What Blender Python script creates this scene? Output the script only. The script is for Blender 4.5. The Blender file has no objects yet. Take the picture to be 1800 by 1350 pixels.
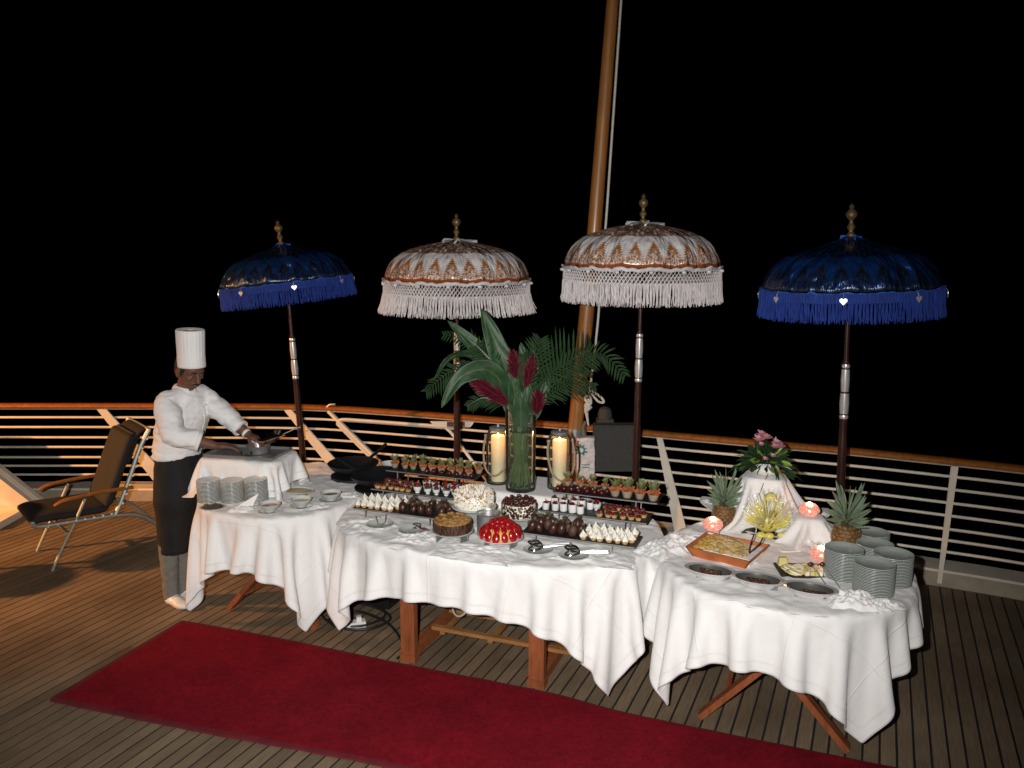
import bpy, math, random
import numpy as np
from mathutils import Vector, Matrix, noise
R = math.radians
PI = math.pi
random.seed(7)
rnd = random.Random(11)
S = bpy.context.scene
COL = S.collection

# ------------------------------------------------------------------ camera
cam = bpy.data.cameras.new('camera'); cam.sensor_width = 36; cam.lens = 29.0; cam.clip_end = 6000; cam.clip_start = .05
co = bpy.data.objects.new('camera', cam); COL.objects.link(co)
co.location = (0, 0, 2.35); co.rotation_euler = (R(80), 0, 0); S.camera = co
# ------------------------------------------------------------------ night sky
W = bpy.data.worlds.new('World'); S.world = W; W.use_nodes = True
wn = W.node_tree.nodes; wl = W.node_tree.links
bg = wn['Background']
sky = wn.new('ShaderNodeTexSky'); sky.sky_type = 'NISHITA'; sky.sun_disc = False
sky.sun_elevation = R(-8); sky.sun_rotation = R(200)
wl.new(sky.outputs[0], bg.inputs[0]); bg.inputs[1].default_value = .05
# ------------------------------------------------------------------ lights
def spot(name, loc, aim, energy, col, size, blend, rad):
    l = bpy.data.lights.new(name, 'SPOT'); l.energy = energy; l.color = col
    l.spot_size = R(size); l.spot_blend = blend; l.shadow_soft_size = rad
    o = bpy.data.objects.new(name, l); COL.objects.link(o); o.location = loc
    o.rotation_euler = (Vector(aim) - Vector(loc)).to_track_quat('-Z', 'Y').to_euler()
    return o
FLASH = spot('camera_flash', (-.16, -.02, 2.43), (-.50, 5.2, .90), 960, (1, .965, .93), 94, 1., .016)
LAMP_AT = (-9.0, 4.4, 3.0)
LAMP = spot('deck_lamp_light', LAMP_AT, (-4.7, 6.9, .2), 3300, (1, .42, .12), 66, .7, .06)
S.view_settings.view_transform = 'Standard'; S.view_settings.look = 'None'
S.view_settings.exposure = 0; S.view_settings.gamma = 1; S.view_settings.use_curve_mapping = False
S.cycles.max_bounces = 6; S.cycles.transparent_max_bounces = 12; S.cycles.transmission_bounces = 8
S.cycles.sample_clamp_indirect = 3; S.cycles.caustics_reflective = False; S.cycles.caustics_refractive = False

# ------------------------------------------------------------------ materials
class N:
    def __init__(s, name):
        s.m = bpy.data.materials.new(name); s.m.use_nodes = True
        s.t = s.m.node_tree; s.b = s.t.nodes['Principled BSDF']
    def n(s, kind, **kw):
        x = s.t.nodes.new('ShaderNode' + kind)
        for k, v in kw.items(): setattr(x, k, v)
        return x
    def l(s, a, b): s.t.links.new(a, b)
    def math(s, op, a, b=None, c=None):
        x = s.n('Math', operation=op)
        for i, v in enumerate((a, b, c)):
            if v is None: continue
            if isinstance(v, (int, float)): x.inputs[i].default_value = v
            else: s.l(v, x.inputs[i])
        return x.outputs[0]
    def mix(s, f, a, b):
        x = s.n('Mix', data_type='RGBA')
        for i, v in ((0, f), (6, a), (7, b)):
            if isinstance(v, (int, float)): x.inputs[i].default_value = v
            elif isinstance(v, tuple): x.inputs[i].default_value = (v + (1,))[:4]
            else: s.l(v, x.inputs[i])
        return x.outputs[2]
    def noise(s, vec, scale, detail=3, rough=.55):
        x = s.n('TexNoise'); x.inputs['Scale'].default_value = scale; x.inputs['Detail'].default_value = detail
        x.inputs['Roughness'].default_value = rough
        if vec is not None: s.l(vec, x.inputs['Vector'])
        return x.outputs[0]
    def ramp(s, f, stops):
        x = s.n('ValToRGB'); e = x.color_ramp.elements
        while len(e) < len(stops): e.new(.5)
        for i, (p, c) in enumerate(stops):
            e[i].position = p; e[i].color = (c + (1,))[:4] if isinstance(c, tuple) else (c, c, c, 1)
        s.l(f, x.inputs[0]); return x.outputs[0]
    def bump(s, h, strength, dist):
        x = s.n('Bump'); x.inputs['Strength'].default_value = strength; x.inputs['Distance'].default_value = dist
        s.l(h, x.inputs['Height']); s.l(x.outputs[0], s.b.inputs['Normal'])
    def obj(s): return s.n('TexCoord').outputs['Object']
    def pos(s): return s.n('NewGeometry').outputs['Position']
def sh(c, k): return tuple(min(1, x*k) for x in c)
MATS = {}
def M(name, col, rough=.55, metal=0., var=.18, scale=14., bump=0., bs=None, bd=.002, trans=0., emit=None, es=0., coat=0., sheen=0., ior=1.45, sss=0., alpha=None):
    k = N(name); b = k.b
    o = k.obj()
    f = k.noise(o, scale, 4)
    c = k.mix(k.ramp(f, [(.3, 0.), (.7, 1.)]), sh(col, 1-var), sh(col, 1+var))
    k.l(c, b.inputs['Base Color'])
    b.inputs['Roughness'].default_value = rough; b.inputs['Metallic'].default_value = metal
    b.inputs['IOR'].default_value = ior
    b.inputs['Transmission Weight'].default_value = trans
    b.inputs['Coat Weight'].default_value = coat; b.inputs['Coat Roughness'].default_value = .08
    b.inputs['Sheen Weight'].default_value = sheen
    if sss:
        b.inputs['Subsurface Weight'].default_value = sss; b.inputs['Subsurface Radius'].default_value = (.01, .006, .004)
    if emit:
        b.inputs['Emission Color'].default_value = emit + (1,); b.inputs['Emission Strength'].default_value = es
    if bump: k.bump(k.noise(o, bs or scale*3, 4), bump, bd)
    if alpha is not None: b.inputs['Alpha'].default_value = alpha
    MATS[name] = k.m
    return k.m

def mat_deck():
    k = N('teak_deck'); p = k.pos()
    r = k.n('VectorRotate', rotation_type='Z_AXIS'); r.inputs['Angle'].default_value = R(24); k.l(p, r.inputs['Vector'])
    sp = k.n('SeparateXYZ'); k.l(r.outputs[0], sp.inputs[0])
    # x across planks, y along
    ci = k.math('FLOOR', k.math('DIVIDE', sp.outputs[0], .073))
    wn_ = k.n('TexWhiteNoise', noise_dimensions='2D')
    seg = k.math('FLOOR', k.math('DIVIDE', k.math('ADD', sp.outputs[1], k.math('MULTIPLY', ci, .83)), 2.4))
    cv = k.n('CombineXYZ'); k.l(ci, cv.inputs[0]); k.l(seg, cv.inputs[1]); k.l(cv.outputs[0], wn_.inputs['Vector'])
    mp = k.n('Mapping'); mp.inputs['Scale'].default_value = (60, 3.0, 1); k.l(r.outputs[0], mp.inputs[0])
    g = k.noise(mp.outputs[0], 2.2, 6, .7)
    big = k.noise(p, 1.3, 4)
    grain = k.mix(k.ramp(g, [(.25, 0.), (.75, 1.)]), (.125, .092, .060), (.31, .235, .160))
    tone = k.mix(wn_.outputs[0], (.72, .70, .66), (1.10, 1.07, 1.02))
    mu = k.n('Mix', data_type='RGBA', blend_type='MULTIPLY'); mu.inputs[0].default_value = 1
    k.l(grain, mu.inputs[6]); k.l(tone, mu.inputs[7])
    stain = k.mix(k.ramp(big, [(.38, 0.), (.62, 1.)]), (.62, .58, .54), (1., 1., 1.))
    m2 = k.n('Mix', data_type='RGBA', blend_type='MULTIPLY'); m2.inputs[0].default_value = .8
    k.l(mu.outputs[2], m2.inputs[6]); k.l(stain, m2.inputs[7])
    k.l(m2.outputs[2], k.b.inputs['Base Color'])
    k.b.inputs['Roughness'].default_value = .62
    k.bump(g, .45, .0015)
    return k.m
def mat_wood(name, c1, c2, rough=.35, coat=.3, axis=(3, 3, 40), sc=3.):
    k = N(name); mp = k.n('Mapping'); mp.inputs['Scale'].default_value = axis; k.l(k.obj(), mp.inputs[0])
    g = k.noise(mp.outputs[0], sc, 5, .65)
    k.l(k.mix(k.ramp(g, [(.28, 0.), (.72, 1.)]), c1, c2), k.b.inputs['Base Color'])
    k.b.inputs['Roughness'].default_value = rough; k.b.inputs['Coat Weight'].default_value = coat
    k.b.inputs['Coat Roughness'].default_value = .15
    k.bump(g, .25, .0012); return k.m
def mat_cloth(name, col, wr=.006, scale=7.):
    k = N(name); o = k.obj(); b = k.b
    w1 = k.n('TexWave', wave_type='BANDS', bands_direction='X'); w1.inputs['Scale'].default_value = 160; k.l(o, w1.inputs[0])
    cr = k.noise(o, scale, 3, .6)
    fine = k.noise(o, 60, 3)
    h = k.math('ADD', k.math('MULTIPLY', cr, 1.), k.math('MULTIPLY', fine, .05))
    k.l(k.mix(k.ramp(k.noise(o, 2.5, 3), [(.35, 0.), (.7, 1.)]), sh(col, .93), col), b.inputs['Base Color'])
    b.inputs['Roughness'].default_value = .82; b.inputs['Sheen Weight'].default_value = .15
    at = k.n('Attribute'); at.attribute_name = 'edge'; e = at.outputs['Fac']
    on = k.math('GREATER_THAN', e, .0001); dv = k.math('ABSOLUTE', k.math('SUBTRACT', e, .048)); seam = k.math('MULTIPLY', k.math('LESS_THAN', dv, .0035), on)
    h2 = k.math('ADD', h, k.math('MULTIPLY', k.math('MULTIPLY', k.math('LESS_THAN', e, .048), on), .25))
    h2 = k.math('SUBTRACT', h2, k.math('MULTIPLY', seam, .35))
    for nm_, ph in (('cu', .21), ('cv', .05)):
        a2 = k.n('Attribute'); a2.attribute_name = nm_
        fr = k.math('ABSOLUTE', k.math('SUBTRACT', k.math('FRACT', k.math('DIVIDE', k.math('ADD', a2.outputs['Fac'], 10+ph), .46)), .5))
        h2 = k.math('ADD', h2, k.math('MULTIPLY', k.math('MULTIPLY', k.math('MAXIMUM', k.math('SUBTRACT', .012, fr), 0.), 24.), on))
    k.bump(h2, .8, wr); return k.m
def mat_carpet():
    k = N('red_carpet'); o = k.obj()
    f = k.math('ADD', k.math('MULTIPLY', k.noise(o, 230, 2, .8), .6), k.math('MULTIPLY', k.noise(o, 38, 4, .75), .4)); g = k.noise(o, 3.2, 5, .65)
    c = k.mix(k.ramp(f, [(.3, 0.), (.7, 1.)]), (.060, .0020, .0055), (.40, .0115, .026))
    c = k.mix(k.math('MULTIPLY', k.ramp(g, [(.35, 0.), (.62, 1.)]), .35), c, (.055, .002, .008))
    k.l(c, k.b.inputs['Base Color']); k.b.inputs['Roughness'].default_value = .95
    k.b.inputs['Specular IOR Level'].default_value = .1
    k.bump(f, 1., .010); return k.m
def mat_canopy(name, base, motif, band, top, rough, bandtop, met=0.):
    """satin with a printed row of tree motifs above the rim; uv.x runs round, uv.y from rim (0) to crown (1)"""
    k = N(name); uv = k.n('UVMap').outputs[0]
    sp = k.n('SeparateXYZ'); k.l(uv, sp.inputs[0]); u, v0 = sp.outputs[0], sp.outputs[1]; v = k.math('MULTIPLY', v0, 1.55)
    fr = k.math('FRACT', k.math('MULTIPLY', u, 26.))
    tri = k.math('MULTIPLY', k.math('ABSOLUTE', k.math('SUBTRACT', fr, .5)), 2.)
    # jagged fir outline: half width shrinks with v, saw-toothed
    saw = k.math('FRACT', k.math('MULTIPLY', v, 22.))
    hw = k.math('ADD', k.math('MULTIPLY', k.math('SUBTRACT', .53, v), 2.7), k.math('MULTIPLY', saw, -.34))
    nz = k.noise(uv, 90, 3); 
    hw = k.math('ADD', hw, k.math('MULTIPLY', k.math('SUBTRACT', nz, .5), .25))
    tree = k.math('MULTIPLY', k.math('LESS_THAN', tri, hw), k.math('LESS_THAN', v, .47))
    inner = k.math('MULTIPLY', k.math('LESS_THAN', tri, k.math('SUBTRACT', hw, .34)), k.math('LESS_THAN', v, .30))
    rimb = k.math('LESS_THAN', v, .055)
    mp = k.n('Mapping'); mp.inputs['Scale'].default_value = (60, 9, 1); k.l(uv, mp.inputs[0])
    scroll = k.math('GREATER_THAN', k.noise(mp.outputs[0], 1.6, 3, .7), .44)
    upper = k.math('MULTIPLY', k.math('MULTIPLY', k.math('GREATER_THAN', v0, bandtop), scroll), k.math('LESS_THAN', v0, .93))
    c = k.mix(tree, base, motif); low = k.math('LESS_THAN', v, .22)
    lace = k.math('GREATER_THAN', k.noise(mp.outputs[0], 4., 3, .7), .5)
    c = k.mix(k.math('MULTIPLY', k.math('MULTIPLY', low, lace), .8), c, tuple(.35*a_+.65*b_ for a_, b_ in zip(motif, base))); c = k.mix(k.math('MULTIPLY', k.math('MULTIPLY', inner, lace), .7), c, base)
    c = k.mix(rimb, c, band); c = k.mix(upper, c, top)
    k.l(c, k.b.inputs['Base Color']); k.b.inputs['Roughness'].default_value = rough
    k.b.inputs['Metallic'].default_value = met; k.b.inputs['Sheen Weight'].default_value = 0
    k.b.inputs['Coat Weight'].default_value = .5; k.b.inputs['Coat Roughness'].default_value = .22
    wr = k.n('Mapping'); wr.inputs['Scale'].default_value = (46, 2.2, 1); k.l(uv, wr.inputs[0])
    w2 = k.n('Mapping'); w2.inputs['Scale'].default_value = (19, 2.4, 1); k.l(uv, w2.inputs[0])
    k.bump(k.math('ADD', k.noise(wr.outputs[0], 1.4, 3, .6), k.math('MULTIPLY', k.noise(w2.outputs[0], 1.3, 2, .5), 2.2)), 1., .030)
    return k.m

m_deck = mat_deck()
m_caulk = M('black_caulk', (.012, .011, .010), .8)
m_white = M('white_paint', (.72, .66, .55), .35, var=.10, scale=5, bump=.15, bd=.001)
m_kerbf = M('weathered_kerb', (.34, .29, .215), .6, var=.2, scale=6, bump=.3)
m_rail = mat_wood('varnished_handrail', (.24, .075, .016), (.46, .165, .038), .3, .6, (1, 1, 1), 30)
m_teak = mat_wood('teak_table_wood', (.15, .040, .014), (.32, .095, .032), .5, .1, (12, 12, 2))
m_teak2 = mat_wood('pale_teak', (.20, .085, .028), (.36, .17, .055), .5, .1, (2, 12, 12))
m_mast = mat_wood('varnished_pole', (.20, .075, .017), (.35, .145, .034), .45, .2, (10, 10, 1.2))
m_cloth = mat_cloth('white_linen', (.80, .79, .78), .006, 9)
m_linen2 = mat_cloth('rumpled_linen', (.82, .81, .80), .012, 16)
m_carpet = mat_carpet()
m_black = M('black_slate', (.012, .012, .013), .5, bump=.3, bs=120)
m_iron = M('black_iron', (.010, .010, .011), .42, var=.3)
m_dark = M('dark_pole_wood', (.035, .014, .011), .3, coat=.4, var=.3)
m_silver = M('polished_silver', (.82, .81, .80), .27, .62, var=.05, coat=.6)
m_mirror = M('mirror_steel', (.60, .60, .59), .16, 1., var=.1)
m_well = M('dark_reflection_silver', (.16, .155, .14), .2, .6, coat=.4)  # dark sky mirrored in the silver is put into the colour
m_edge_shade = M('carpet_edge_shade', (.10, .005, .010), .9)  # dark border colour stands in for shade along the carpet's thick edge
m_steel = M('brushed_steel', (.42, .42, .42), .4, .75, var=.12, scale=40)
m_alu = M('anodised_aluminium', (.36, .36, .32), .5, .6, var=.1)
m_brass = M('aged_gilt', (.20, .135, .06), .5, .6, var=.35, scale=60)
def thin(name, tint, shade, ior=1.42, rough=.02):
    """thin clear wall: tinted see-through with a fresnel mirror on top"""
    m = bpy.data.materials.new(name); m.use_nodes = True; t = m.node_tree; t.nodes.clear()
    o = t.nodes.new('ShaderNodeOutputMaterial'); a = t.nodes.new('ShaderNodeBsdfTransparent'); a.inputs[0].default_value = tint + (1,)
    g = t.nodes.new('ShaderNodeBsdfGlossy'); g.inputs['Roughness'].default_value = rough; d = t.nodes.new('ShaderNodeBsdfDiffuse'); d.inputs[0].default_value = (.7, .74, .68, 1)
    f = t.nodes.new('ShaderNodeFresnel'); f.inputs[0].default_value = ior; x = t.nodes.new('ShaderNodeMixShader'); y = t.nodes.new('ShaderNodeMixShader'); y.inputs[0].default_value = shade
    t.links.new(f.outputs[0], x.inputs[0]); t.links.new(a.outputs[0], x.inputs[1]); t.links.new(g.outputs[0], x.inputs[2])
    t.links.new(x.outputs[0], y.inputs[1]); t.links.new(d.outputs[0], y.inputs[2]); t.links.new(y.outputs[0], o.inputs[0]); return m
m_glass = thin('clear_glass', (.96, .97, .95), .02, 1.22)
m_water = thin('vase_water', (.86, .90, .74), .01, 1.15)
m_vglass = M('vase_water_glass', (.86, .93, .80), .02, trans=1., ior=1.12, var=0)
m_acry = thin('frosted_acrylic', (.88, .90, .88), .16, 1.4, .1)
m_china = M('white_china', (.74, .75, .73), .18, var=.04, coat=.4)
m_gchina = M('grey_green_china', (.42, .46, .435), .22, var=.06, coat=.5)
m_bchina = M('pale_grey_china', (.52, .54, .51), .25, var=.06, coat=.4)
m_net = M('white_cotton', (.66, .62, .62), .85, var=.08)
m_blue = M('blue_cotton', (.010, .036, .24), .85, var=.2)
m_wcan = mat_canopy('printed_white_satin', (.66, .63, .63), (.34, .125, .022), (.30, .075, .02), (.27, .135, .075), .30, .40, .08)
m_bcan = mat_canopy('printed_blue_satin', (.018, .085, .36), (.03, .034, .04), (.05, .08, .14), (.010, .03, .08), .30, .42, .78)
m_ruff = M('white_satin', (.66, .65, .66), .35, coat=.3)
m_bruff = M('blue_satin', (.03, .11, .45), .3, coat=.4)
m_skin = M('brown_skin', (.125, .055, .033), .62, var=.10, scale=30, sss=.08)
m_hair = M('black_hair', (.008, .007, .006), .6)
m_lip = M('lips', (.14, .045, .035), .5)
m_eye = M('eye_white', (.55, .5, .46), .3)
m_jacket = mat_cloth('white_jacket_cloth', (.76, .75, .74), .004, 14)
m_apron = M('black_cloth', (.006, .006, .007), .85, bump=.4, bs=14, bd=.006)
m_grey = M('grey_check_cloth', (.15, .145, .13), .85, var=.12, scale=90)
m_shoe = M('white_shoe', (.68, .66, .62), .4)
m_cush = M('charcoal_cushion', (.012, .011, .012), .85, var=.2, scale=9, bump=.4, bs=18, bd=.004)
m_sling = M('grey_sling', (.22, .22, .21), .6)
m_mer = M('meringue', (.80, .77, .68), .55, var=.06)
m_merb = M('toasted_meringue', (.40, .22, .09), .6, var=.3, scale=60)
m_case = M('pastry_case', (.52, .32, .12), .7, var=.25, scale=50)
m_choc = M('dark_chocolate', (.045, .017, .011), .36, var=.3, scale=20, coat=.15)
m_choc2 = M('milk_chocolate_mousse', (.075, .038, .022), .6, var=.3)
m_nut = M('caramel_nuts', (.36, .19, .065), .45, var=.4, scale=40, bump=.4)
m_cream = M('cream', (.78, .74, .62), .5)
m_red = M('strawberry_glaze', (.30, .006, .010), .24, var=.45, scale=45, coat=.45, bump=.3, bs=220)
m_jred = M('dark_cherry', (.060, .006, .008), .28, coat=.3)
m_custard = M('custard', (.62, .33, .07), .4)
m_prawn = M('orange_shellfish', (.42, .12, .045), .4, var=.35, scale=50)
m_dipc = M('cream_dip', (.52, .42, .26), .45)
m_leaf = M('salad_leaf', (.15, .165, .065), .5, var=.5, scale=30)
m_frond = M('palm_leaf', (.017, .040, .014), .38, var=.35, scale=9)
m_bigleaf = M('broad_leaf', (.018, .052, .018), .50, var=.45, scale=12)
m_stem = M('stems', (.070, .115, .030), .5, var=.4)
m_ginger = M('red_ginger', (.080, .004, .012), .5, var=.35, scale=30)
m_pink = M('pink_blossom', (.56, .25, .31), .6, var=.25)
m_limeleaf = M('lime_leaf', (.16, .24, .035), .5, var=.3)
m_pine = M('pineapple_skin', (.105, .060, .020), .6, var=.5, scale=60)
m_pleaf = M('pineapple_leaf', (.13, .18, .115), .5, var=.3)
m_ychee = M('yellow_cheese', (.62, .54, .22), .5, var=.12)
m_melon = M('yellow_fruit', (.66, .58, .14), .3, var=.2, coat=.3, sss=.1)
m_pgold = M('golden_crumble', (.50, .30, .075), .6, var=.35, scale=70, bump=.6)
m_pale = M('sesame_crumble', (.50, .36, .17), .7, var=.4, scale=140, bump=.7, bs=160)
m_terra = M('terracotta', (.42, .125, .035), .6, var=.2)
m_candle = M('ivory_wax', (.72, .62, .40), .5, sss=.2)
m_glow = M('glowing_wax', (.80, .48, .20), .5, emit=(1., .36, .07), es=.75)
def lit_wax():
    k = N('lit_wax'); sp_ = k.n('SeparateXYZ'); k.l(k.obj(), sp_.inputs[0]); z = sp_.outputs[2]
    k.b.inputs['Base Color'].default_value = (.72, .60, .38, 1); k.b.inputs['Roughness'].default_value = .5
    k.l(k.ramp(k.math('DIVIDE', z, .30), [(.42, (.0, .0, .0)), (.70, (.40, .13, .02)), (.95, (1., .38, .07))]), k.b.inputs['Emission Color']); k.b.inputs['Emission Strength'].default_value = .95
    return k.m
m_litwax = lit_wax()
def point(name, loc, e, col=(1, .55, .25), rad=.012):
    l_ = bpy.data.lights.new(name, 'POINT'); l_.energy = e; l_.color = col; l_.shadow_soft_size = rad
    o_ = bpy.data.objects.new(name, l_); COL.objects.link(o_); o_.location = loc; return o_
m_flame = M('candle_flame', (1, .6, .2), .5, emit=(1., .66, .30), es=14)
m_rope = M('jute_rope', (.30, .22, .15), .85, var=.3, scale=80)
m_wrope = M('white_rope', (.55, .53, .48), .8, var=.2, scale=80)
m_rose = M('rose_glass', (.72, .36, .31), .10, var=.3, scale=60, trans=.25, coat=.6, emit=(1., .42, .32), es=.24)  # weak emission puts the candle's glow into the glass itself
m_sauce1 = M('red_sauce', (.30, .018, .016), .15, coat=.5)
m_sauce2 = M('cream_sauce', (.50, .45, .33), .2)
m_sauce3 = M('brown_relish', (.18, .055, .02), .3, var=.5, scale=60)
m_grain = M('brown_spice', (.09, .065, .045), .6, var=.6, scale=110, bump=.5)
m_spk = M('grey_speaker_cloth', (.050, .047, .044), .85, var=.25, scale=90)
m_bag = M('white_bag', (.60, .56, .54), .6, var=.08, bump=.5, bs=9, bd=.01)
m_teal = M('teal_print', (.06, .17, .16), .6)
m_cable = M('black_rubber', (.012, .012, .012), .5)
m_wcable = M('grey_green_cable', (.33, .36, .31), .5)
m_led = M('red_led', (.8, .02, .02), .4, emit=(1., .03, .03), es=3)
m_badge = M('dark_badge', (.03, .035, .045), .5)
m_sign = M('bronze_plate', (.10, .045, .035), .4, .4)
m_tip = M('brown_handle', (.11, .035, .018), .4)

# ------------------------------------------------------------------ mesh helpers
class MB:
    def __init__(s): s.v = []; s.f = []; s.m = []; s.uv = None; s.mi = 0
    def add(s, vs, fs):
        o = len(s.v); s.v += [tuple(map(float, p)) for p in vs]; s.f += [tuple(i+o for i in f) for f in fs]; s.m += [s.mi]*len(fs)
        return s
    def box(s, c, d, rz=0., top=(1, 1), rot=None):
        hx, hy, hz = d[0]/2, d[1]/2, d[2]/2; vs = []
        for z, k in ((-hz, (1, 1)), (hz, top)):
            for x, y in ((-hx, -hy), (hx, -hy), (hx, hy), (-hx, hy)):
                p = Vector((x*k[0], y*k[1], z))
                if rot is not None: p = rot @ p
                elif rz: p = Matrix.Rotation(rz, 3, 'Z') @ p
                vs.append((p.x+c[0], p.y+c[1], p.z+c[2]))
        return s.add(vs, [(0, 3, 2, 1), (4, 5, 6, 7), (0, 1, 5, 4), (1, 2, 6, 5), (2, 3, 7, 6), (3, 0, 4, 7)])
    def bar(s, a, b, w, h, up=(0, 0, 1)):
        a, b = Vector(a), Vector(b); d = (b-a).normalized(); u = Vector(up)
        x = d.cross(u)
        if x.length < 1e-4: x = d.cross(Vector((1, 0, 0)))
        x.normalize(); y = x.cross(d)
        vs = [e + x*i*w/2 + y*j*h/2 for e in (a, b) for i, j in ((-1, -1), (1, -1), (1, 1), (-1, 1))]
        return s.add(vs, [(0, 1, 2, 3), (7, 6, 5, 4), (4, 5, 1, 0), (5, 6, 2, 1), (6, 7, 3, 2), (7, 4, 0, 3)])
    def tube(s, pts, r, n=8, cap=True, closed=False, flat=1.):
        P = [Vector(p) for p in pts]; m = len(P)
        rr = r if isinstance(r, (list, tuple)) else [r]*m
        vs = []; px = None
        for i, p in enumerate(P):
            if closed: d = P[(i+1) % m]-P[i-1]
            else: d = P[min(i+1, m-1)]-P[max(i-1, 0)]
            if d.length < 1e-9: d = Vector((0, 0, 1))
            d.normalize()
            if px is None:
                px = d.cross(Vector((0, 0, 1)))
                if px.length < .05: px = d.cross(Vector((0, 1, 0)))
            px = (px - d*px.dot(d)).normalized(); py = d.cross(px)
            for k in range(n):
                a = 2*PI*k/n; vs.append(p + px*math.cos(a)*rr[i] + py*math.sin(a)*rr[i]*flat)
        fs = []
        for i in range(m if closed else m-1):
            j = (i+1) % m
            for k in range(n): fs.append((i*n+k, i*n+(k+1) % n, j*n+(k+1) % n, j*n+k))
        if cap and not closed:
            fs.append(tuple(range(n-1, -1, -1))); fs.append(tuple((m-1)*n+k for k in range(n)))
        return s.add(vs, fs)
    def lathe(s, prof, n=24, c=(0, 0, 0), cap=True, sx=1., sy=1., rz=0.):
        vs = []
        for r, z in prof:
            for k in range(n):
                a = 2*PI*k/n + rz
                vs.append((c[0]+r*math.cos(a)*sx, c[1]+r*math.sin(a)*sy, c[2]+z))
        fs = []
        for i in range(len(prof)-1):
            for k in range(n): fs.append((i*n+k, i*n+(k+1) % n, (i+1)*n+(k+1) % n, (i+1)*n+k))
        if cap:
            if prof[0][0] > 1e-5: fs.append(tuple(range(n-1, -1, -1)))
            if prof[-1][0] > 1e-5: fs.append(tuple((len(prof)-1)*n+k for k in range(n)))
        return s.add(vs, fs)
    def ball(s, c, r, n=10, m=7, sq=(1, 1, 1), rot=None, jit=0.):
        vs = []
        for i in range(m+1):
            t = PI*i/m
            for k in range(n):
                a = 2*PI*k/n; j = 1+rnd.uniform(-jit, jit)
                p = Vector((math.sin(t)*math.cos(a)*sq[0], math.sin(t)*math.sin(a)*sq[1], -math.cos(t)*sq[2]))*r*j
                if rot is not None: p = rot @ p
                vs.append(p+Vector(c))
        fs = [(i*n+k, i*n+(k+1) % n, (i+1)*n+(k+1) % n, (i+1)*n+k) for i in range(m) for k in range(n)]
        return s.add(vs, fs)
    def grid(s, P, close_u=False):
        ny, nx = P.shape[:2]
        vs = P.reshape(-1, 3)
        fs = []
        for j in range(ny-1):
            for i in range(nx if close_u else nx-1):
                i2 = (i+1) % nx
                fs.append((j*nx+i, j*nx+i2, (j+1)*nx+i2, (j+1)*nx+i))
        return s.add(vs, fs)
    def prism(s, poly, z0, z1):
        n = len(poly)
        vs = [(x, y, z0) for x, y in poly]+[(x, y, z1) for x, y in poly]
        return s.add(vs, [tuple(range(n-1, -1, -1)), tuple(range(n, 2*n))]+[(i, (i+1) % n, n+(i+1) % n, n+i) for i in range(n)])
    def leaf(s, a, b, w, bend=(0, 0, 0), n=5, side=(0, 0, 1), fold=.2, tip=.08, base=.25):
        a, b = Vector(a), Vector(b); d = b-a; x = d.cross(Vector(side))
        if x.length < 1e-5: x = d.cross(Vector((1, 0, .3)))
        x.normalize(); nn = x.cross(d).normalized(); vs = []
        for i in range(n+1):
            t = i/n; k = max(tip if t > .5 else base, math.sin(PI*min(1, (t*.86+.10)))**.8) if 0 < i < n else (base if i == 0 else tip)
            c = a+d*t+Vector(bend)*(t*t)
            vs += [c-x*w/2*k+nn*w*fold*k, c, c+x*w/2*k+nn*w*fold*k]
        fs = []
        for i in range(n):
            for q in (0, 1): fs.append((i*3+q, i*3+q+1, i*3+q+4, i*3+q+3))
        return s.add(vs, fs)
    def mesh(s, name, mats, smooth=True, sharp=40):
        me = bpy.data.meshes.new(name); me.from_pydata(s.v, [], s.f)
        mats = mats if isinstance(mats, (list, tuple)) else [mats]
        for m in mats: me.materials.append(m)
        if len(mats) > 1: me.polygons.foreach_set('material_index', s.m)
        if smooth:
            me.polygons.foreach_set('use_smooth', [True]*len(me.polygons))
            try: me.set_sharp_from_angle(angle=R(sharp))
            except Exception: pass
        me.update(); return me
    def build(s, name, mats, parent=None, smooth=True, sharp=40, **kw):
        o = bpy.data.objects.new(name, s.mesh(name, mats, smooth, sharp)); COL.objects.link(o)
        if parent is not None: o.parent = parent
        for k, v in kw.items(): o[k] = v
        return o
def tag(o, label, cat, group=None, kind=None):
    if kind: o['kind'] = kind
    if label: o['label'] = label
    if cat: o['category'] = cat
    if group: o['group'] = group
    return o
def thing(name, label, cat, loc=(0, 0, 0), rz=0., group=None):
    o = bpy.data.objects.new(name, None); COL.objects.link(o); o.empty_display_size = .1
    o.location = loc; o.rotation_euler = (0, 0, rz); return tag(o, label, cat, group)
def link(name, me, parent=None, loc=(0, 0, 0), rot=(0, 0, 0), sc=1.):
    o = bpy.data.objects.new(name, me); COL.objects.link(o)
    if parent is not None: o.parent = parent
    o.location = loc; o.rotation_euler = rot
    o.scale = (sc, sc, sc) if isinstance(sc, (int, float)) else sc
    return o
def dup(root, loc=None, rot=None, label=None, group=None, sc=None):
    r = root.copy(); COL.objects.link(r)
    if loc is not None: r.location = loc
    if rot is not None: r.rotation_euler = rot
    if sc is not None: r.scale = (sc, sc, sc)
    if label: r['label'] = label
    if group: r['group'] = group
    for ch in root.children:
        c = ch.copy(); COL.objects.link(c); c.parent = r
        for g in ch.children:
            d = g.copy(); COL.objects.link(d); d.parent = c
    return r
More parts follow.
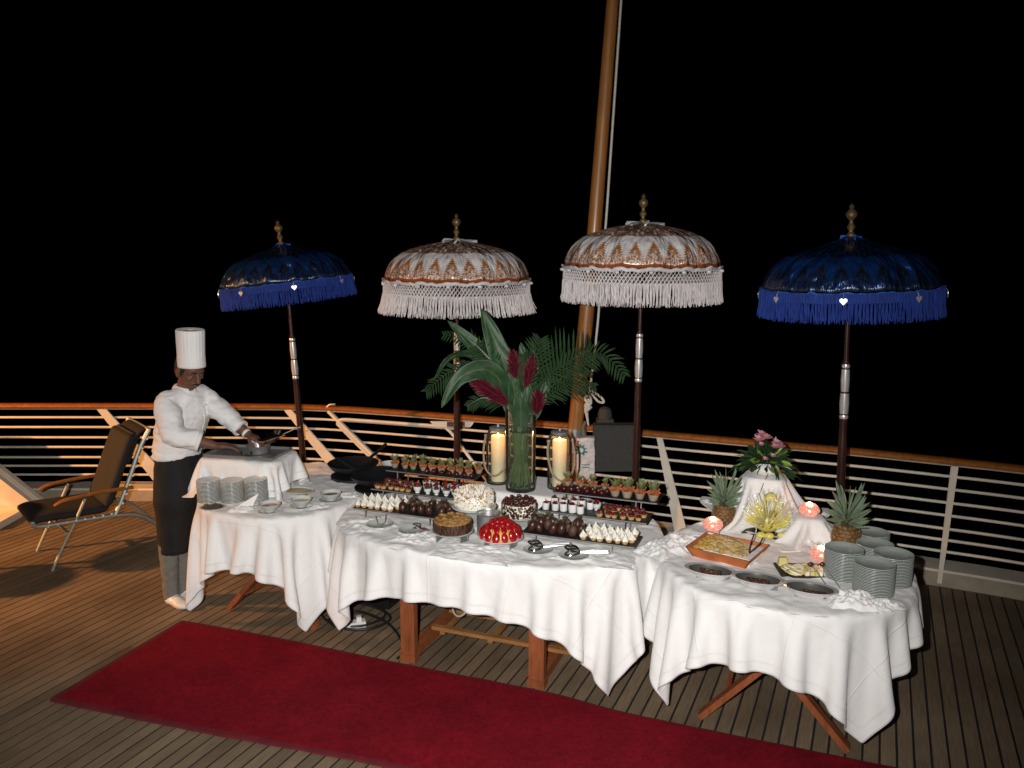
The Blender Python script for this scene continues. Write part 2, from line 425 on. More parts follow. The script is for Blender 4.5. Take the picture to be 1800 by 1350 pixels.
def spline(pts, n=8, closed=False):
    P = [Vector(p) for p in pts]; m = len(P); out = []
    for i in range(m if closed else m-1):
        g = (lambda k: P[k % m]) if closed else (lambda k: P[max(0, min(m-1, k))])
        p0, p1, p2, p3 = g(i-1), g(i), g(i+1), g(i+2)
        for q in range(n):
            t = q/n
            out.append(.5*((2*p1)+(p2-p0)*t+(2*p0-5*p1+4*p2-p3)*t*t+(3*p1-p0-3*p2+p3)*t**3))
    if not closed: out.append(P[-1])
    return out
def remesh(mb, voxel, smooth=4):
    """fuse overlapping shapes into one continuous surface"""
    me = mb.mesh('tmp', m_white); o = bpy.data.objects.new('tmp', me); COL.objects.link(o)
    r = o.modifiers.new('r', 'REMESH'); r.mode = 'VOXEL'; r.voxel_size = voxel
    if smooth:
        q = o.modifiers.new('s', 'SMOOTH'); q.iterations = smooth; q.factor = .5
    dg = bpy.context.evaluated_depsgraph_get(); dg.update()
    out = bpy.data.meshes.new_from_object(o.evaluated_get(dg)); bpy.data.objects.remove(o); bpy.data.meshes.remove(me)
    out.materials.clear(); return out
def wrinkle(me, amp, sc, axis=(1, 1, 1), seed=0):
    n = len(me.vertices); me.update()
    for v in me.vertices:
        p = v.co; q = Vector((p.x*axis[0]*sc+seed, p.y*axis[1]*sc, p.z*axis[2]*sc))
        k = noise.noise(q)+.5*noise.noise(q*2.1)
        k = 1-abs(k)*2
        v.co = p + v.normal*amp*k
    me.update()
def finish(me, name, mat, parent):
    me.name = name; me.materials.append(mat)
    me.polygons.foreach_set('use_smooth', [True]*len(me.polygons))
    return link(name, me, parent)

def drape(w, h, off, a, b, n, ztop, floor, cell=.021, rot=0., pin=.93, T=1.35, seed=0, wob=.03, dt=1/500., rumple=0.):
    """hang a w x h cloth over a slab with a superellipse outline; points (ny,nx,3) in the slab's own frame"""
    rng = np.random.RandomState(seed)
    nx = int(round(w/cell))+1; ny = int(round(h/cell))+1
    gx, gy = np.meshgrid(np.linspace(-w/2, w/2, nx), np.linspace(-h/2, h/2, ny))
    c, s = np.cos(rot), np.sin(rot)
    X = gx*c-gy*s+off[0]; Y = gx*s+gy*c+off[1]
    P = np.stack([X, Y, np.full_like(X, ztop+.004)], -1)
    F = (np.abs(X)/a)**n+(np.abs(Y)/b)**n
    w0 = (F > pin).astype(float)
    ang = np.arctan2(Y/b, X/a)
    rip = sum(rng.uniform(.4, 1)*np.sin(k*ang+rng.uniform(0, 6.28)) for k in (11, 17, 23, 29, 37))
    P[..., 2] += wob*rip*np.clip(F-1, 0, 1)
    V = np.zeros_like(P); dx = w/(nx-1); dy = h/(ny-1); sl = np.s_; sets = []
    for p in (0, 1):
        A, B = sl[:, p:nx-1:2], sl[:, p+1:nx:2]
        sets += [(A, B, dx, 1.)]
        A, B = sl[p:ny-1:2, :], sl[p+1:ny:2, :]
        sets += [(A, B, dy, 1.)]
    dd = (dx*dx+dy*dy)**.5
    for p in (0, 1):
        sets += [(sl[p:ny-1:2, :-1], sl[p+1:ny:2, 1:], dd, .35), (sl[p:ny-1:2, 1:], sl[p+1:ny:2, :-1], dd, .35)]
    for q in range(4):
        i = np.arange(q, nx-3, 4); j = np.arange(q, ny-3, 4)
        if len(i): sets.append(((sl[:], i), (sl[:], i+3), 3*dx, .02))
        if len(j): sets.append(((j, sl[:]), (j+3, sl[:]), 3*dy, .02))
    for it in range(int(T/dt)):
        V[..., 2] -= 9.8*dt*w0; V *= (1-2.2*dt)
        Q = P+V*dt*w0[..., None]
        for A, B, r, k in sets:
            d = Q[B]-Q[A]; l = np.sqrt((d*d).sum(-1))+1e-9
            wa, wb = w0[A], w0[B]; ws = wa+wb; ws = np.where(ws == 0, 1, ws); e = l-r
            if k < .1: e = np.minimum(e, 0)
            f = (k*e/l/ws)[..., None]*d
            Q[A] += f*wa[..., None]; Q[B] -= f*wb[..., None]
        x, y, z = Q[..., 0], Q[..., 1], Q[..., 2]
        F = (np.abs(x)/a)**n+(np.abs(y)/b)**n
        ins = (F < 1) & (z < ztop); top = ins & (z > ztop-.03); z[top] = ztop
        g = np.where(ins & ~top, np.maximum(F, 1e-3)**(-1/n), 1); g = np.minimum(g, 1.05); x *= g; y *= g
        lo = z < floor+.004; z[lo] = floor+.004
        V = (Q-P)/dt; V[ins & ~top] *= .08; V[lo] *= .6; V[top] *= .6; P = Q
    if rumple:
        for j in range(ny):
            for i in range(nx):
                x, y, z = P[j, i]
                if z > ztop-.02:
                    q = Vector((x*6+seed, y*9, seed*3.1)); q += Vector((noise.noise(q*1.3), noise.noise(q*1.3+Vector((7, 1, 3))), 0))*.9
                    k = max(0, 1-abs(noise.noise(q))*5.5)+.5*max(0, 1-abs(noise.noise(q*2.3))*5)
                    P[j, i, 2] += rumple*k
    return P
def cloth_obj(name, P, mat, loc, rz, label, cat, thick=.0035, sub=1, group=None):
    mb = MB(); mb.grid(P); o = mb.build(name, mat); o.location = loc; o.rotation_euler = (0, 0, rz)
    me = o.data; ny, nx = P.shape[:2]
    w_ = np.linalg.norm(np.diff(P[ny//2], axis=0), axis=-1).sum()/(nx-1); a_ = me.attributes.new('edge', 'FLOAT', 'POINT')
    ii, jj = np.meshgrid(np.arange(nx), np.arange(ny)); a_.data.foreach_set('value', (np.minimum(np.minimum(ii, nx-1-ii), np.minimum(jj, ny-1-jj))*w_+.0002).ravel())
    for nm_, q_ in (('cu', ii), ('cv', jj)):
        b_ = me.attributes.new(nm_, 'FLOAT', 'POINT'); b_.data.foreach_set('value', (q_*w_).astype(float).ravel())
    me.polygons.foreach_set('use_smooth', [True]*len(me.polygons))
    at = me.attributes.get('sharp_edge')
    if at: me.attributes.remove(at)
    if sub:
        q = o.modifiers.new('sub', 'SUBSURF'); q.levels = sub; q.render_levels = sub
    so = o.modifiers.new('so', 'SOLIDIFY'); so.thickness = thick; so.offset = -1
    return tag(o, label, cat, group)
def hem(P, name, mat, parent, wd=.030): pass

# ================================================================== THE SETTING
PATH = [Vector((x, y, 0)) for x, y in [(-12, 6.2), (-9, 6.95), (-6, 7.19), (-4.56, 7.2), (-3.7, 7.2), (-2.9, 7.19), (-2.0, 7.16), (-1.4, 7.04), (-.23, 6.65), (.67, 6.31),
        (1.14, 6.10), (1.68, 5.88), (2.38, 5.60), (2.92, 5.34), (3.38, 5.10), (4.6, 4.38), (6.5, 3.0), (8.2, 1.2)]]
PS = spline(PATH, 8)
def path_y(x):
    for a, b in zip(PS, PS[1:]):
        if a.x <= x <= b.x: return a.y+(b.y-a.y)*(x-a.x)/(b.x-a.x+1e-9)
    return PS[-1].y
def norm_at(i):
    a, b = PS[max(0, i-1)], PS[min(len(PS)-1, i+1)]; d = (b-a).normalized(); return Vector((-d.y, d.x, 0))
# sea
mb = MB(); mb.add([(-3000, -3000, -9), (3000, -3000, -9), (3000, 3000, -9), (-3000, 3000, -9)], [(0, 1, 2, 3)])
k = N('night_sea'); k.b.inputs['Base Color'].default_value = (.003, .005, .007, 1); k.b.inputs['Roughness'].default_value = .12
k.bump(k.noise(k.pos(), .8, 5), .6, .3)
tag(mb.build('sea', k.m, smooth=False), 'black sea beyond the ship rail at night', None, kind='structure')
# deck bed with dark caulk between the planks
deck_root = MB()
poly = [(-12, -3)] + [(p.x, p.y+.1) for p in PS] + [(8.2, -3)]
deck_root.add([(x, y, -.0022) for x, y in poly], [tuple(reversed(range(len(poly))))])
deck = tag(deck_root.build('deck', m_caulk, smooth=False), 'teak planked ship deck with black caulked seams', None, kind='structure')
DA = R(24); dp = Vector((math.sin(DA), math.cos(DA), 0)); dq = Vector((math.cos(DA), -math.sin(DA), 0))
planks = []
for i in range(-162, 107):
    q0 = i*.073+.0365
    ts = []
    t = -3.
    # walk each strip until it meets the kerb
    end = None; tt = -2.5
    while tt < 12:
        p = dq*q0+dp*tt
        if p.x < -11.5: tt += .05; continue
        if p.x > 8.1 or p.y > path_y(p.x)+.06: end = tt; break
        tt += .05
    if end is None: continue
    ci = math.floor(q0/.073); t0 = -2.5
    k0 = math.floor((t0+ci*.83)/2.4)
    cuts = [t0]+[(kk*2.4-ci*.83) for kk in range(k0+1, k0+9) if t0 < kk*2.4-ci*.83 < end-.05]+[end]
    for a, b in zip(cuts, cuts[1:]):
        if b-a < .08: continue
        c = dq*q0+dp*((a+b)/2)
        planks.append((q0, a+.002, b-.002, c))
def cam_proj(p):
    y = p.y*math.cos(R(10))+(2.35-p.z)*math.sin(R(10)); z = -p.y*math.sin(R(10))*-1
    d = p.y*math.cos(R(10))-(p.z-2.35)*math.sin(R(10)); u = p.y*math.sin(R(10))+(p.z-2.35)*math.cos(R(10))
    return (900+1450*p.x/d, 675-1450*u/d, d) if d > .05 else (0, 0, -1)
def seen(pl):
    q0, a, b, c = pl; n_ = 0
    for k_ in range(9):
        p = dq*q0+dp*(a+(b-a)*k_/8); x, y, d = cam_proj(p)
        if d > 0 and -20 < x < 1820 and y < 1370:
            # not under the carpet
            r_ = p-Vector((-2.054, 4.80, 0)); u_ = r_.x*.935-r_.y*.355; v_ = -(r_.x*.33+r_.y*.94)
            if not (0 < u_ < 5 and .02 < v_ < .95): n_ += (b-a)/max(d, 1)**2
    return n_
planks.sort(key=lambda pl: -seen(pl))
me_pl = {}
for j, (q0, a, b, c) in enumerate(planks[:300]):
    L = round(b-a, 2)
    if L not in me_pl:
        t_ = MB(); t_.box((0, 0, -.006), (.0640, L, .012), top=(.97, 1)); me_pl[L] = t_.mesh('plank', m_deck, smooth=False)
    o = link('plank', me_pl[L], deck, (c.x, c.y, rnd.uniform(-.0006, .0006)), (0, 0, -DA))
rest = MB()
for q0, a, b, c in planks[300:]: rest.box((c.x, c.y, -.006), (.0640, b-a, .012), rz=-DA, top=(.97, 1))
rest.build('far_planks', m_deck, deck, smooth=False, kind='stuff')
# kerb
kb = MB(); pt = []; 
for i, p in enumerate(PS):
    n_ = norm_at(i); pt.append([p+Vector((0, 0, -.02)), p+Vector((0, 0, .102)), p+n_*.012+Vector((0, 0, .115)), p+n_*.23+Vector((0, 0, .115)), p+n_*.24+Vector((0, 0, -.8))])
G = np.array([[list(v) for v in r] for r in pt]).transpose(1, 0, 2)
kb.mi = 1; kb.grid(G[:2][::-1]); kb.mi = 0; kb.grid(G[1:][::-1])
tag(kb.build('kerb', [m_white, m_kerbf], sharp=30), 'cream painted kerb running round the edge of the deck', None, kind='structure')

# ------------------------------------------------------------------ ship railing
rail = thing('ship_railing', 'white horizontal-bar ship railing with varnished wooden handrail round the deck edge', 'railing', (0, 7, 0))
def rl(z, off=.06):
    return [Vector((p.x, p.y-7, z))+norm_at(i)*off for i, p in enumerate(PS)]
MB().tube(rl(.872), .056, 14, flat=.42).build('handrail', m_rail, rail)
MB().tube(rl(.845), .03, 6, flat=.25).build('rail_plate', m_white, rail)
for z in (.765, .675, .58, .49, .395, .315, .232):
    MB().tube(rl(z), .0105, 8).build('bar', m_white, rail)
def stay(xt, xb, wt, wb, zt=.85, zb=.10, name='stanchion', th=.014, off=.06, offb=.0):
    pa, pb = Vector((xt, path_y(xt)-7+off, zt)), Vector((xb, path_y(xb)-7+off+offb, zb))
    t_ = MB(); dx = Vector((1, (path_y(xb+.3)-path_y(xb-.3))/.6, 0)).normalized(); n2 = Vector((-dx.y, dx.x, 0))*th/2
    vs = [pa-dx*wt/2-n2, pa+dx*wt/2-n2, pb+dx*wb/2-n2, pb-dx*wb/2-n2]; vs += [v+n2*2 for v in vs]
    t_.add(vs, [(0, 1, 2, 3), (7, 6, 5, 4), (0, 4, 5, 1), (1, 5, 6, 2), (2, 6, 7, 3), (3, 7, 4, 0)])
    return t_.build(name, m_white, rail, smooth=False)
stay(-3.68, -3.12, .085, .165, off=.04); stay(-2.0, -1.36, .08, .17, off=.04)
stay(-5.6, -5.0, .10, .20, off=.04)
stay(1.13, 1.31, .045, .10, off=.045); stay(2.97, 2.93, .045, .028, off=.04, zb=.03, offb=-.04, th=.05)
stay(4.7, 4.75, .045, .045, off=.04)
t_ = MB(); t_.bar((-1.62, path_y(-1.62)-6.97, .85), (-.80, path_y(-.8)-6.97, .10), .028, .028); t_.build('gate_stay', m_white, rail)
t_ = MB(); t_.bar((-.05, path_y(-.05)-6.97, .52), (.18, path_y(.18)-6.97, .10), .028, .028); t_.build('gate_stay', m_white, rail)
gp = [(-.97, .22), (-1.2, .42), (-1.5, .70), (-1.535, .75), (-1.49, .782), (-1.3, .785), (-.9, .785), (-.62, .785), (-.53, .755), (-.42, .62), (-.2, .34), (-.05, .16)]
MB().tube(spline([(x, path_y(x)-6.975, z) for x, z in gp], 5), .014, 8).build('gate_frame', m_white, rail)
t_ = MB(); t_.box((-.50, path_y(-.5)-6.98, .815), (.30, .02, .05), top=(1.25, 1)); t_.build('gate_bracket', m_white, rail)
t_ = MB(); t_.box((-.47, path_y(-.5)-6.997, .818), (.15, .012, .042)); t_.build('gate_plate', m_sign, rail, label='small brown plate under the handrail')
t_ = MB(); t_.tube([(-1.63, path_y(-1.63)-6.98, .885), (-1.60, path_y(-1.6)-6.98, .91), (-1.55, path_y(-1.55)-6.98, .915)], .011, 6); t_.build('latch', m_steel, rail)
# slanted white bulwark plate at the left end
bw = thing('bulwark_plate', 'big white slanted steel plate against the railing at far left', 'bulwark', (-5, 6.85, 0))
t_ = MB(); pl = [(-3.5, .95), (.08, .88), (.93, .12), (.93, .0), (-3.5, .0)]
t_.add([(x, 0, z) for x, z in pl]+[(x, .05, z) for x, z in pl], [(0, 4, 3, 2, 1), (5, 6, 7, 8, 9)]+[(i, (i+1) % 5, 5+(i+1) % 5, 5+i) for i in range(5)])
t_.build('plate', m_white, bw, smooth=False)
t_ = MB(); t_.bar((-.05, -.05, .86), (.90, -.06, .03), .13, .05, up=(0, 1, 0)); t_.build('flange', m_white, bw, smooth=False)
t_ = MB(); t_.bar((-3.5, -.22, .03), (.80, -.22, .03), .40, .06); t_.build('step', m_white, bw, smooth=False)

# ------------------------------------------------------------------ flagpole and its halyard
fp = thing('flagpole', 'tall varnished wooden flagpole leaning right as it rises above the rail', 'flagpole', (.405, 6.0, 0))
MB().tube([(0, 0, .0), (.07, 0, .99), (.135, 0, 1.78), (.185, 0, 2.43), (.285, 0, 4.0), (.36, 0, 5.2)], [.055, .055, .055, .051, .042, .036], 20).build('pole', m_mast, fp)
MB().tube([(.052, 0, .78), (.066, 0, .96)], .061, 18).build('socket', m_steel, fp)
hp = [(.395, -.02, 5.2), (.335, -.02, 4.0), (.262, -.03, 2.55), (.235, -.03, 2.1), (.212, -.03, 1.75), (.19, -.04, 1.5), (.158, -.05, 1.24)]
hl = thing('halyard', 'thin white rope hanging down the flagpole and knotted near the rail', 'rope', (.405, 5.95, 0))
MB().tube(hp, .0085, 6).build('line', m_wrope, hl)
lp = spline([(.16, -.05, 1.27), (.21, -.06, 1.24), (.255, -.06, 1.20), (.26, -.06, 1.175), (.22, -.06, 1.185), (.175, -.05, 1.24)], 5)
MB().tube(lp, .009, 6).build('loop', m_wrope, hl)
t_ = MB()
for a_, z_ in ((0, 1.20), (1, 1.16), (2, 1.12)): t_.tube(spline([(.15+.022*math.cos(a), -.05+.02*math.sin(a), z_+.02*math.sin(a+a_)) for a in np.linspace(0, 6, 7)], 3), .010, 6)
t_.tube([(.155, -.05, 1.20), (.135, -.05, 1.12), (.145, -.05, 1.06), (.155, -.05, 1.0)], [.014, .016, .010, .006], 6); t_.build('knot', m_wrope, hl)
t_ = MB(); t_.tube([(.222, -.03, 1.90), (.240, -.05, 1.87)], .009, 6); t_.build('cleat', m_wrope, hl)
# speaker board and bag hanging on the rail
sp = thing('loudspeaker', 'square dark grey loudspeaker hanging on the rail beside the flagpole', 'loudspeaker', (.785, 6.13, .60))
t_ = MB(); t_.box((0, 0, .18), (.33, .10, .36)); t_.build('cabinet', m_spk, sp, smooth=False)
t_ = MB(); t_.box((0, -.054, .18), (.30, .008, .33)); t_.build('grille', m_spk, sp, smooth=False)
t_ = MB(); t_.bar((.175, -.02, .37), (.175, -.02, -.2), .02, .02); t_.build('bracket', m_rail, sp)
bg_ = thing('plastic_bag', 'white bag with a teal sunburst print tied to the rail beside the loudspeaker', 'bag', (.545, 5.96, .56))
t_ = MB(); t_.box((0, 0, .17), (.135, .085, .34), top=(1, .9)); me = remesh(t_, .008, 3); wrinkle(me, .006, 12, seed=2); me.materials.append(m_bag)
o = link('sack', me, bg_)
t_ = MB(); t_.tube([(-.01, .0, .355), (-.02, .0, .42), (0, .01, .455)], [.055, .045, .03], 10, flat=.4); t_.build('tied_neck', m_acry, bg_)
t_ = MB(); cz = (-.035, -.047, .25)
for i in range(18):
    a, b = 2*PI*i/18, 2*PI*(i+1)/18; r1 = .055 if i % 2 else .032; r2 = .032 if i % 2 else .055
    t_.add([(cz[0]+.018*math.cos(a), cz[1], cz[2]+.018*math.sin(a)), (cz[0]+r1*math.cos(a), cz[1]+.004, cz[2]+r1*math.sin(a)), (cz[0]+r2*math.cos(b), cz[1]+.004, cz[2]+r2*math.sin(b)), (cz[0]+.018*math.cos(b), cz[1], cz[2]+.018*math.sin(b))], [(0, 1, 2, 3)])
for zz in (.20, .22): t_.box((.0, -.05, zz-.08), (.06, .003, .006))
t_.build('sunburst_print', m_teal, bg_, smooth=False)
nl = thing('navigation_lamp', 'dim grey navigation lamp on the outboard side of the handrail', 'lamp', (.74, 6.42, .88))
t_ = MB(); t_.box((0, 0, .03), (.13, .1, .06)); t_.build('base', m_spk, nl, smooth=False)
MB().lathe([(.055, .06), (.058, .10), (.045, .14), (.02, .155), (0, .157)], 14).build('dome', m_spk, nl)

# deck lamp and bar stools just left of the photograph's edge
dl = thing('deck_lamp', 'orange glowing deck lamp on a white post beyond the left edge', 'lamp', (-9.1, 4.35, 0))
MB().tube([(0, 0, 0), (0, 0, 2.95)], .04, 12).build('post', m_white, dl)
t_ = MB(); t_.lathe([(.07, 0), (.13, -.10), (.125, -.10), (.06, -.01)], 18, (0, 0, 3.22)); t_.build('shade', m_alu, dl)
t_ = MB(); t_.bar((0, 0, 2.95), (0, 0, 3.22), .03, .03); t_.build('stem', m_alu, dl)
st = thing('bar_stool', 'round topped bar stool nearer the lamp, left of the lounger', 'stool', (-4.50, 5.45, 0), group='bar stools by the lounger')
MB().lathe([(.001, .80), (.19, .80), (.20, .815), (.20, .84), (.18, .855), (.001, .858)], 24).build('seat', m_cush, st)
MB().lathe([(.18, 0), (.18, .012), (.03, .03), (.018, .06), (.018, .80)], 16).build('column', m_alu, st)
dup(st, (-4.93, 5.14, 0), label='round topped bar stool farther from the railing, left of the lounger')

# ------------------------------------------------------------------ red carpet
cp = [(-2.054, 4.80), (-2.381, 3.904), (-1.4, 3.60), (-.786, 3.43), (1.94, 2.62), (3.4, 2.1), (3.6, 2.72), (2.15, 3.20), (.70, 3.735), (.18, 3.98), (-.636, 4.28), (-1.464, 4.60)]
cc = (0., 3.6)
fa = spline([(-2.054, 4.80, 0), (-1.464, 4.60, 0), (-.636, 4.28, 0), (.18, 3.98, 0), (.70, 3.735, 0), (2.15, 3.20, 0), (3.6, 2.72, 0)], 40)
fb_ = spline([(-2.381, 3.904, 0), (-1.6, 3.66, 0), (-.786, 3.43, 0), (.0, 3.19, 0), (.6, 3.01, 0), (1.94, 2.62, 0), (3.4, 2.1, 0)], 40)
rows = []
for a_, b_ in zip(fa, fb_):
    d_ = (b_-a_).normalized(); row = []
    a2 = a_+d_*.006*noise.noise(a_*9); b2 = b_+d_*.006*noise.noise(b_*9)
    for k_ in range(41):
        p = a2.lerp(b2, k_/40); e_ = min(k_, 40-k_)
        h_ = .014+.0035*noise.noise(p*2.2)+.0022*noise.noise(p*9)
        row.append((p.x-cc[0], p.y-cc[1], h_*(1 if e_ > 0 else .75)))
    row = [(a2.x-cc[0]-d_.x*.003, a2.y-cc[1]-d_.y*.003, 0)]+row+[(b2.x-cc[0]+d_.x*.003, b2.y-cc[1]+d_.y*.003, 0)]
    rows.append(row)
t_ = MB(); t_.grid(np.array(rows)[:, ::-1]); t_.add(rows[0], [tuple(range(len(rows[0])))])
t_.m = [(1 if (i_ % 42) in (0, 1, 40, 41) or i_ < 42*3 or i_ >= 42*(len(rows)-1) else 0) for i_ in range(len(t_.f))]; o = t_.build('carpet', [m_carpet, m_edge_shade], sharp=50); o.location = (cc[0], cc[1], .001)  # outer columns and ends take the painted edge shade
tag(o, 'long crimson carpet runner laid across the deck in front of the tables', 'carpet')

# ------------------------------------------------------------------ cables under the tables
t_ = MB()
cl = [(-1.30, 5.05), (-1.10, 5.12), (-.92, 5.05), (-.80, 4.88), (-.92, 4.72), (-1.10, 4.74), (-1.20, 4.90), (-1.08, 5.04), (-.90, 4.98), (-.76, 4.84), (-.86, 4.68), (-1.04, 4.68), (-1.14, 4.82), (-1.0, 4.92), (-.78, 4.76), (-.66, 4.56), (-.62, 4.40), (-.645, 4.31)]
o = MB().tube(spline([(x+1, y-4.8, .008+.006*(i % 3)) for i, (x, y) in enumerate(cl)], 8), .0085, 6).build('black_cable', m_cable); o.location = (-1, 4.8, 0)
tag(o, 'coiled black cable lying on the deck between the left and middle tables', 'cable')
t_ = MB(); t_.tube(spline([(-.02, 0, 0), (.12, .02, .02), (.3, -.02, .0), (.42, -.05, -.04), (.5, -.09, -.12), (.53, -.10, -.20), (.57, -.09, -.215), (.62, -.07, -.16), (.66, -.02, -.06), (.75, .03, -.01), (.9, .1, 0)], 8), .006, 6)
o = t_.build('pale_cable', m_wcable); o.location = (-.86, 4.55, .42)
tag(o, 'pale cable drooping beneath the middle table', 'cable')
ps = thing('plug_block', 'small white plug block with a red light hanging under the middle table', 'plug', (-.86, 4.5, .385))
t_ = MB(); t_.box((0, 0, .0), (.04, .035, .05)); t_.build('body', m_china, ps, smooth=False)
t_ = MB(); t_.ball((-.01, -.02, .028), .009, 8, 6); t_.build('pilot_light', m_led, ps)
pp = thing('power_strip', 'white power strip on the deck beside the coiled black cable', 'power strip', (-.98, 4.73, 0), .3)
t_ = MB(); t_.box((0, 0, .018), (.16, .05, .035)); t_.build('body', m_china, pp, smooth=False)
t_ = MB(); t_.box((.04, 0, .05), (.03, .03, .03)); t_.build('plug', m_china, pp, smooth=False)

# ================================================================== TABLES AND CLOTHS
TR = -R(21)
def tw(u, v):
    """ship frame (u across, v towards the rail) to world"""
    return (u*math.cos(TR)-v*math.sin(TR), u*math.sin(TR)+v*math.cos(TR))
def outline(a, b, n, k=48):
    out = []
    for i in range(k):
        t = 2*PI*i/k; c, s = math.cos(t), math.sin(t)
        out.append((a*abs(c)**(2/n)*(1 if c > 0 else -1), b*abs(s)**(2/n)*(1 if s > 0 else -1)))
    return out
def table_x(name, label, loc, a, b, n):
    t = thing(name, label, 'table', loc, TR)
    for i in range(5):
        pass
    q = MB(); q.prism([(x*.99, y*.99) for x, y in outline(a, b, n)], .738, .766); q.build('tabletop', m_teak, t, smooth=False)
    for v in (-.29, .29):
        for sgn in (1, -1):
            q = MB(); o_ = .018*sgn
            q.bar((-.34*sgn, v+o_, .012), (.31*sgn, v+o_, .735), .030, .062, up=(0, 1, 0)); q.build('leg', m_teak, t, smooth=False)
    q = MB(); q.bar((-.22, -.27, .135), (-.22, .27, .135), .022, .035); q.build('stretcher', m_teak, t, smooth=False)
    q = MB(); q.tube([(0, -.325, .372), (0, -.335, .372)], .009, 10); q.build('bolt', m_brass, t)
    return t
CT, LT, RT = (-.083, 4.477, 0), (-1.395, 5.109, 0), (1.354, 3.895, 0)
lt = table_x('folding_table', 'left folding teak table with crossed legs beside the chef', LT, .5, .6, 2.6)
rt = table_x('folding_table', 'right folding teak table with crossed legs under the fruit and cheese', RT, .6, .61, 2.3)
ct = thing('extension_table', 'middle teak dining table with straight legs and low stretcher frame', 'table', CT, TR)
q = MB(); q.prism([(x*.99, y*.99) for x, y in outline(.92, .61, 2.5)], .738, .766); q.build('tabletop', m_teak, ct, smooth=False)
for u in (-.41, .355):
    for v in (-.315, .315):
        q = MB(); q.bar((u, v, .03), (u, v, .737), .085, .045, up=(0, 1, 0)); q.bar((u, v, .0), (u, v, .045), .095, .06, up=(0, 1, 0)); q.build('leg', m_teak, ct, smooth=False)
    q = MB(); q.bar((u, -.29, .035), (u, .29, .035), .07, .05); q.build('foot_rail', m_teak, ct, smooth=False)
for v in (-.10, .14):
    q = MB(); q.bar((-.37, v, .11), (.56, v, .11), .035, .022); q.build('stretcher', m_teak2, ct, smooth=False)
for u in (-.3, 0., .3):
    q = MB(); q.bar((u, -.12, .09), (u, .16, .09), .03, .018); q.build('cross_bar', m_teak2, ct, smooth=False)
ZT = .770
cloth_obj('tablecloth', drape(2.38, 1.66, (.03, -.03), .92, .61, 2.5, ZT, 0, rot=-.03, seed=3, rumple=.013), m_cloth, CT, TR, 'long white cloth draped over the middle dessert table, corners hanging low', 'tablecloth', group='white tablecloths')
cloth_obj('tablecloth', drape(1.72, 1.84, (0., .0), .5, .6, 2.6, ZT, 0, rot=.03, seed=8, rumple=.009), m_cloth, LT, TR, 'white cloth draped over the left table beside the chef', 'tablecloth', group='white tablecloths')
cloth_obj('tablecloth', drape(1.68, 1.76, (-.045, -.01), .6, .61, 2.3, ZT, 0, rot=-.13, seed=15, rumple=.013), m_cloth, RT, TR, 'white cloth draped over the right table of fruit and plates', 'tablecloth', group='white tablecloths')
TZ = ZT+.004

def riser(u, v, hu, hv, z0, z1, over, rot, seed, label, clabel, n=7, cell=.016, rum=.0):
    x, y = tw(u, v)
    t = thing('riser_box', label, 'riser', (x, y, z0), TR+rot)
    q = MB(); q.prism([(x_*.9, y_*.9) for x_, y_ in outline(hu, hv, n)], 0, z1-z0-.006); q.build('body', m_jacket, t, smooth=False)
    P = drape(2*(hu+over), 2*(hv+over), (0, 0), hu, hv, n, z1, z0, cell=cell, rot=.04, seed=seed, T=1.0, wob=.004, pin=.85, rumple=rum)
    return cloth_obj('riser_cloth', P, m_cloth, (x, y, 0), TR+rot, clabel, 'cloth', thick=.003)
riser(-1.66, 4.565, .27, .20, TZ, .868, .095, 0, 4, 'low box under the vase and candle lanterns', 'white cloth over the low box that carries the vase')
def uvw(x, y): return (x*math.cos(TR)+y*math.sin(TR), -x*math.sin(TR)+y*math.cos(TR))
bu, bv = uvw(-1.665, 5.07)
riser(bu, bv, .27, .17, TZ, 1.0, .17, .16, 5, 'box under the chef cooking station on the left table', 'white cloth gathered over the chef cooking box', rum=.004)
ru, rv = uvw(1.415, 4.46)
riser(ru, rv, .11, .10, TZ, 1.045, .34, 0, 6, 'tall box under the white flower bowl', 'white cloth falling from the tall box under the flowers', n=5)
ru, rv = uvw(1.585, 4.20)
riser(ru, rv, .075, .07, TZ, .895, .17, .3, 9, 'small round box under the raised rose glass candle', 'white cloth over the small box under a rose candle', n=3)

# crumpled linen on the tables
def crumple(name, x, y, z, r, h, label, cat='napkin', seed=0, rz=0., sx=1.3, mat=None):
    n_ = 30; P = np.zeros((n_, n_, 3))
    for j in range(n_):
        for i in range(n_):
            a, b = (i/(n_-1)*2-1), (j/(n_-1)*2-1); rr = math.hypot(a, b)
            f = Vector((a*2.0+seed, b*2.0, seed*.7)); w_ = Vector((noise.noise(f), noise.noise(f+Vector((5, 2, 1))), 0))
            k = 1-abs(noise.noise(f+w_*1.5))*3.2; k2 = 1-abs(noise.noise(f*2.2+w_))*3
            e = max(0, 1-max(abs(a), abs(b))**3)
            P[j, i] = (a*r*sx*(1+.18*w_.x), b*r*(1+.18*w_.y), max(.003, h*e*(.35+.5*max(k, 0)+.25*max(k2, 0))))
    mb = MB(); mb.grid(P); o = mb.build(name, mat or m_linen2, sharp=180); o.location = (x, y, z); o.rotation_euler = (0, 0, rz)
    s_ = o.modifiers.new('s', 'SUBSURF'); s_.levels = 1; s_.render_levels = 1
    return tag(o, label, cat)
crumple('napkin', -.80, 4.40, TZ, .12, .030, 'crumpled white cloth at the left end of the middle table', seed=1, rz=.4)
crumple('napkin', -.52, 4.20, TZ, .10, .026, 'crumpled white cloth under the second pair of tongs', seed=2.3, rz=-.3)
crumple('napkin', -.18, 3.99, TZ, .13, .026, 'rumpled white cloth in front of the nut cake', seed=4.1, rz=-.35, sx=1.7)
